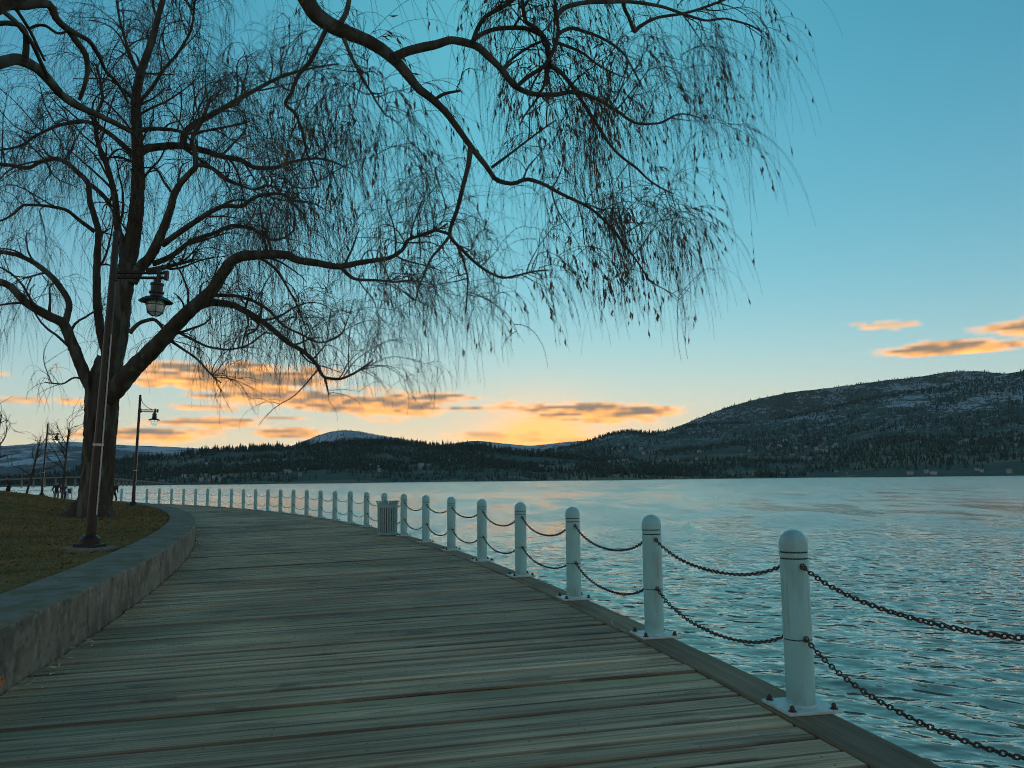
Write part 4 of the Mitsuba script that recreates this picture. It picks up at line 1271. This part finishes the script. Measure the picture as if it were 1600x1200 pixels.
def person(key, pos, ang, label, height=1.75, swing=.28, arms='swing', stoop=0.0, top='m_cloth_dark', legs='m_cloth_dark', hood=None):
    """a walker facing local +x"""
    k = height / 1.75
    J = {}
    st = stoop
    for sgn, nm in ((1, 'l'), (-1, 'r')):
        w = swing * sgn
        J['hip' + nm] = (-.02, .095 * sgn, .92, .095)
        J['knee' + nm] = (.10 * abs(w) / .28 + w * .32, .10 * sgn, .50, .066)
        J['ank' + nm] = (w * .85 - .06, .10 * sgn, .095, .043)
        J['heel' + nm] = (w * .85 - .08, .10 * sgn, .035, .034)
        J['toe' + nm] = (w * .85 + .13, .115 * sgn, .028, .028)
        J['sho' + nm] = (st * .55, .185 * sgn, 1.42 - st * .12, .062)
        if arms == 'pocket':
            J['elb' + nm] = (st * .45 - .10, .30 * sgn, 1.14, .05)
            J['wri' + nm] = (st * .3 + .06, .22 * sgn, .98, .038)
        elif arms == 'run':
            J['elb' + nm] = (-.16 - w * .3, .285 * sgn, 1.20, .05)
            J['wri' + nm] = (.10 - w * .5, .20 * sgn, 1.16, .038)
        else:
            J['elb' + nm] = (st * .4 - w * .35, .235 * sgn, 1.14, .05)
            J['wri' + nm] = (st * .4 - w * .6 + .06, .235 * sgn, .90, .036)
        x, y, z, _ = J['wri' + nm]
        J['palm' + nm] = (x + .02, y, z - .055, .033)
        J['fing' + nm] = (x + .035, y - .01 * sgn, z - .125, .016)
        J['thumb' + nm] = (x + .055, y - .025 * sgn, z - .07, .012)
    J['pelvis'] = (-.01, 0, .95, .125)
    J['waist'] = (st * .2, 0, 1.10, .118)
    J['chest'] = (st * .5, 0, 1.30, .135)
    J['neck'] = (st * .68, 0, 1.47 - st * .1, .055)
    J['neck2'] = (st * .80 + .01, 0, 1.54 - st * .14, .055)
    J['skull'] = (st * .9 + .015, 0, 1.645 - st * .2, .094)
    J['jaw'] = (st * .9 + .055, 0, 1.575 - st * .2, .055)
    J['nose'] = (st * .9 + .112, 0, 1.618 - st * .2, .012)
    up = chain_body(J, [('waist', 'chest'), ('pelvis', 'waist'), ('chest', 'shol'), ('chest', 'shor'), ('shol', 'shor'), ('chest', 'neck')] + [b for s_ in 'lr' for b in (('sho' + s_, 'elb' + s_), ('elb' + s_, 'wri' + s_))])
    lo = chain_body({q: (v[0], v[1], v[2], v[3] * .97) for q, v in J.items()}, [('pelvis', 'hipl'), ('pelvis', 'hipr'), ('hipl', 'hipr')] + [b for s_ in 'lr' for b in (('hip' + s_, 'knee' + s_), ('knee' + s_, 'ank' + s_))])
    head = chain_body(J, [('neck', 'neck2'), ('neck2', 'skull'), ('skull', 'jaw'), ('jaw', 'nose')], .03)
    hands = join([chain_body(J, [('wri' + s_, 'palm' + s_), ('palm' + s_, 'fing' + s_), ('palm' + s_, 'thumb' + s_)], .02) for s_ in 'l']), join([chain_body(J, [('wri' + s_, 'palm' + s_), ('palm' + s_, 'fing' + s_), ('palm' + s_, 'thumb' + s_)], .02) for s_ in 'r'])
    shoes = [chain_body(J, [('ank' + s_, 'heel' + s_), ('heel' + s_, 'toe' + s_)], .03) for s_ in 'lr']
    x, y, z, r = J['skull']
    hair = m3.Manifold.sphere(r * 1.09, 20).translate([x - .012, y, z + .012]) - m3.Manifold.cube([.3, .4, .4], True).translate([x + .19, y, z - .14])
    hm_ = hair.to_mesh()
    to = T().translate(pos.tolist()).rotate([0, 0, 1], ang).scale(float(k))
    tag(key, label, 'person')
    put(key + '__jacket', up, top, True, to=to)
    put(key + '__trousers', lo, legs, True, to=to)
    put(key + '__head', head, 'm_cloth_skin', True, to=to)
    put(key + '__hand', hands[0], 'm_cloth_skin', True, to=to)
    put(key + '__hand_001', hands[1], 'm_cloth_skin', True, to=to)
    put(key + '__shoe', shoes[0], legs, True, to=to)
    put(key + '__shoe_001', shoes[1], legs, True, to=to)
    put(key + '__' + ('hood' if hood else 'hair'), trimesh.Trimesh(hm_.vert_properties[:, :3], hm_.tri_verts), hood or 'm_cloth_dark', True, to=to)


p = at(13, 765, 56)
person('person', V(p[0], p[1], .43), 190, 'dark figure walking behind the lawn crest at the left edge, elbows out', 1.76, .2, 'run', .05, 'm_cloth_brown', 'm_cloth_dark')
p = at(92, 770, 64)
person('person_001', V(p[0] - .18, p[1], .02), -60, 'person in dark coat walking close beside another, right of the far lamp post', 1.74, .25, 'pocket', .08, 'm_cloth_dark', 'm_cloth_grey')
person('person_002', V(p[0] + .27, p[1] + .25, .02), -75, 'shorter person in blue jacket at the side of the dark coated walker', 1.62, .22, 'pocket', .1, 'm_cloth_blue', 'm_cloth_dark', 'm_cloth_grey')
p = at(177, 785, 61)
person('person_003', V(p[0], p[1], .0), -20, 'dark stooping person half hidden behind the willow trunk', 1.72, .25, 'pocket', .30, 'm_cloth_brown', 'm_cloth_dark')

p = at(109, 776, 58)
s_, o_ = to_edge(p[0], p[1])
zz = float(lawn_z(p[0], p[1])) if o_ > WALL_OUT else 0.0
tag('info_board', 'small white framed information board by the water behind the lawn', 'sign')
to = T().translate([float(p[0]), float(p[1]), zz])
put('info_board__post', join([box(.07, .07, 1.25, (-.13, 0, .625), .01), box(.07, .07, 1.25, (.13, 0, .625), .01)]), 'm_sign', to=to)
put('info_board__frame', join([box(.40, .06, .09, (0, -.06, 1.22), .01), box(.40, .06, .07, (0, -.06, .86), .01), box(.07, .06, .29, (-.165, -.06, 1.035), .01), box(.07, .06, .29, (.165, -.06, 1.035), .01)]), 'm_sign', to=to)
put('info_board__panel', box(.26, .03, .28, (0, -.05, 1.035)), 'm_panel', to=to)

# a fallen curled twig at the plank ends and litter swept along the foot of the wall
tw = [at(x, y, d) for x, y, d in ((955, 972, 8.72), (958, 976, 8.6), (964, 981, 8.5), (971, 984, 8.42), (978, 989, 8.3))]
tw = np.array([[*q[:2], z] for q, z in zip(tw, (.045, .02, .006, .004, .006))])
put('fallen_twig', tube(spline(tw, 5), np.linspace(.007, .003, 21), 6), 'm_litter', True, 'pale curled twig lying at the plank ends left of the second bollard', 'twig')
g = np.random.default_rng(31)
n = 420
s_, o_ = g.uniform(1.8, 30, n), WALL_IN - .03 - g.gamma(1.2, .10, n)
w_ = meshkit.noise(np.stack([s_ * 1.1, s_ * 0, s_ * 0], -1), 4)
kk = w_ > .42
s_, o_ = s_[kk], o_[kk]
c = edge(s_, o_)
n = len(c)
c[:, 2] = .002 + g.uniform(0, .012, n)
a = g.uniform(0, 6.28, n)
l = g.uniform(.012, .055, n)
d = np.stack([np.cos(a) * l, np.sin(a) * l, g.normal(0, .008, n)], -1)
e = np.stack([-np.sin(a) * l * .22, np.cos(a) * l * .22, g.normal(0, .004, n)], -1)
v = np.stack([c - d, c + e + V(0, 0, .006), c + d, c - e], 1).reshape(-1, 3)
o = (np.arange(n) * 4)[:, None]
put('leaf_litter', trimesh.Trimesh(v, np.vstack([o + [0, 1, 2], o + [0, 2, 3]]), process=False), 'm_litter', kind='stuff', label='dry leaf litter scattered along the foot of the wall', cat='leaves')

n = 700
x_, o_ = g.uniform(3, 48, n), WALL_OUT + .05 + g.gamma(1.3, 3.2, n)
c = edge(x_, o_)
c[:, 2] = lawn_z(c[:, 0], c[:, 1], x_, o_) + .03 + g.uniform(0, .03, n)
a = g.uniform(0, 6.28, n)
l = g.uniform(.03, .08, n)
d = np.stack([np.cos(a) * l, np.sin(a) * l, g.normal(0, .02, n)], -1)
e = np.stack([-np.sin(a) * l * .35, np.cos(a) * l * .35, g.normal(0, .01, n)], -1)
v = np.stack([c - d, c + e + V(0, 0, .01), c + d, c - e], 1).reshape(-1, 3)
o = (np.arange(n) * 4)[:, None]
put('fallen_leaves', trimesh.Trimesh(v, np.vstack([o + [0, 1, 2], o + [0, 2, 3]]), process=False), 'm_leaf', kind='stuff', label='dark fallen willow leaves strewn over the lawn', cat='leaves')

# ------------------------------------------------------------------ evening haze over the lake
scene['haze_air'] = {'type': 'homogeneous', 'albedo': {'type': 'rgb', 'value': [.95, .95, .95]}, 'sigma_t': 1.6e-5}
scene['haze'] = {'type': 'cube', 'to_world': T().translate([0, 0, 600.0]).scale([15500.0, 15500.0, 604.5]), 'bsdf': {'type': 'null'}, 'interior': {'type': 'ref', 'id': 'haze_air'}}
tag('haze', 'thin blue evening haze over the lake', 'haze', None, 'stuff')
scene['camera']['medium'] = {'type': 'ref', 'id': 'haze_air'}
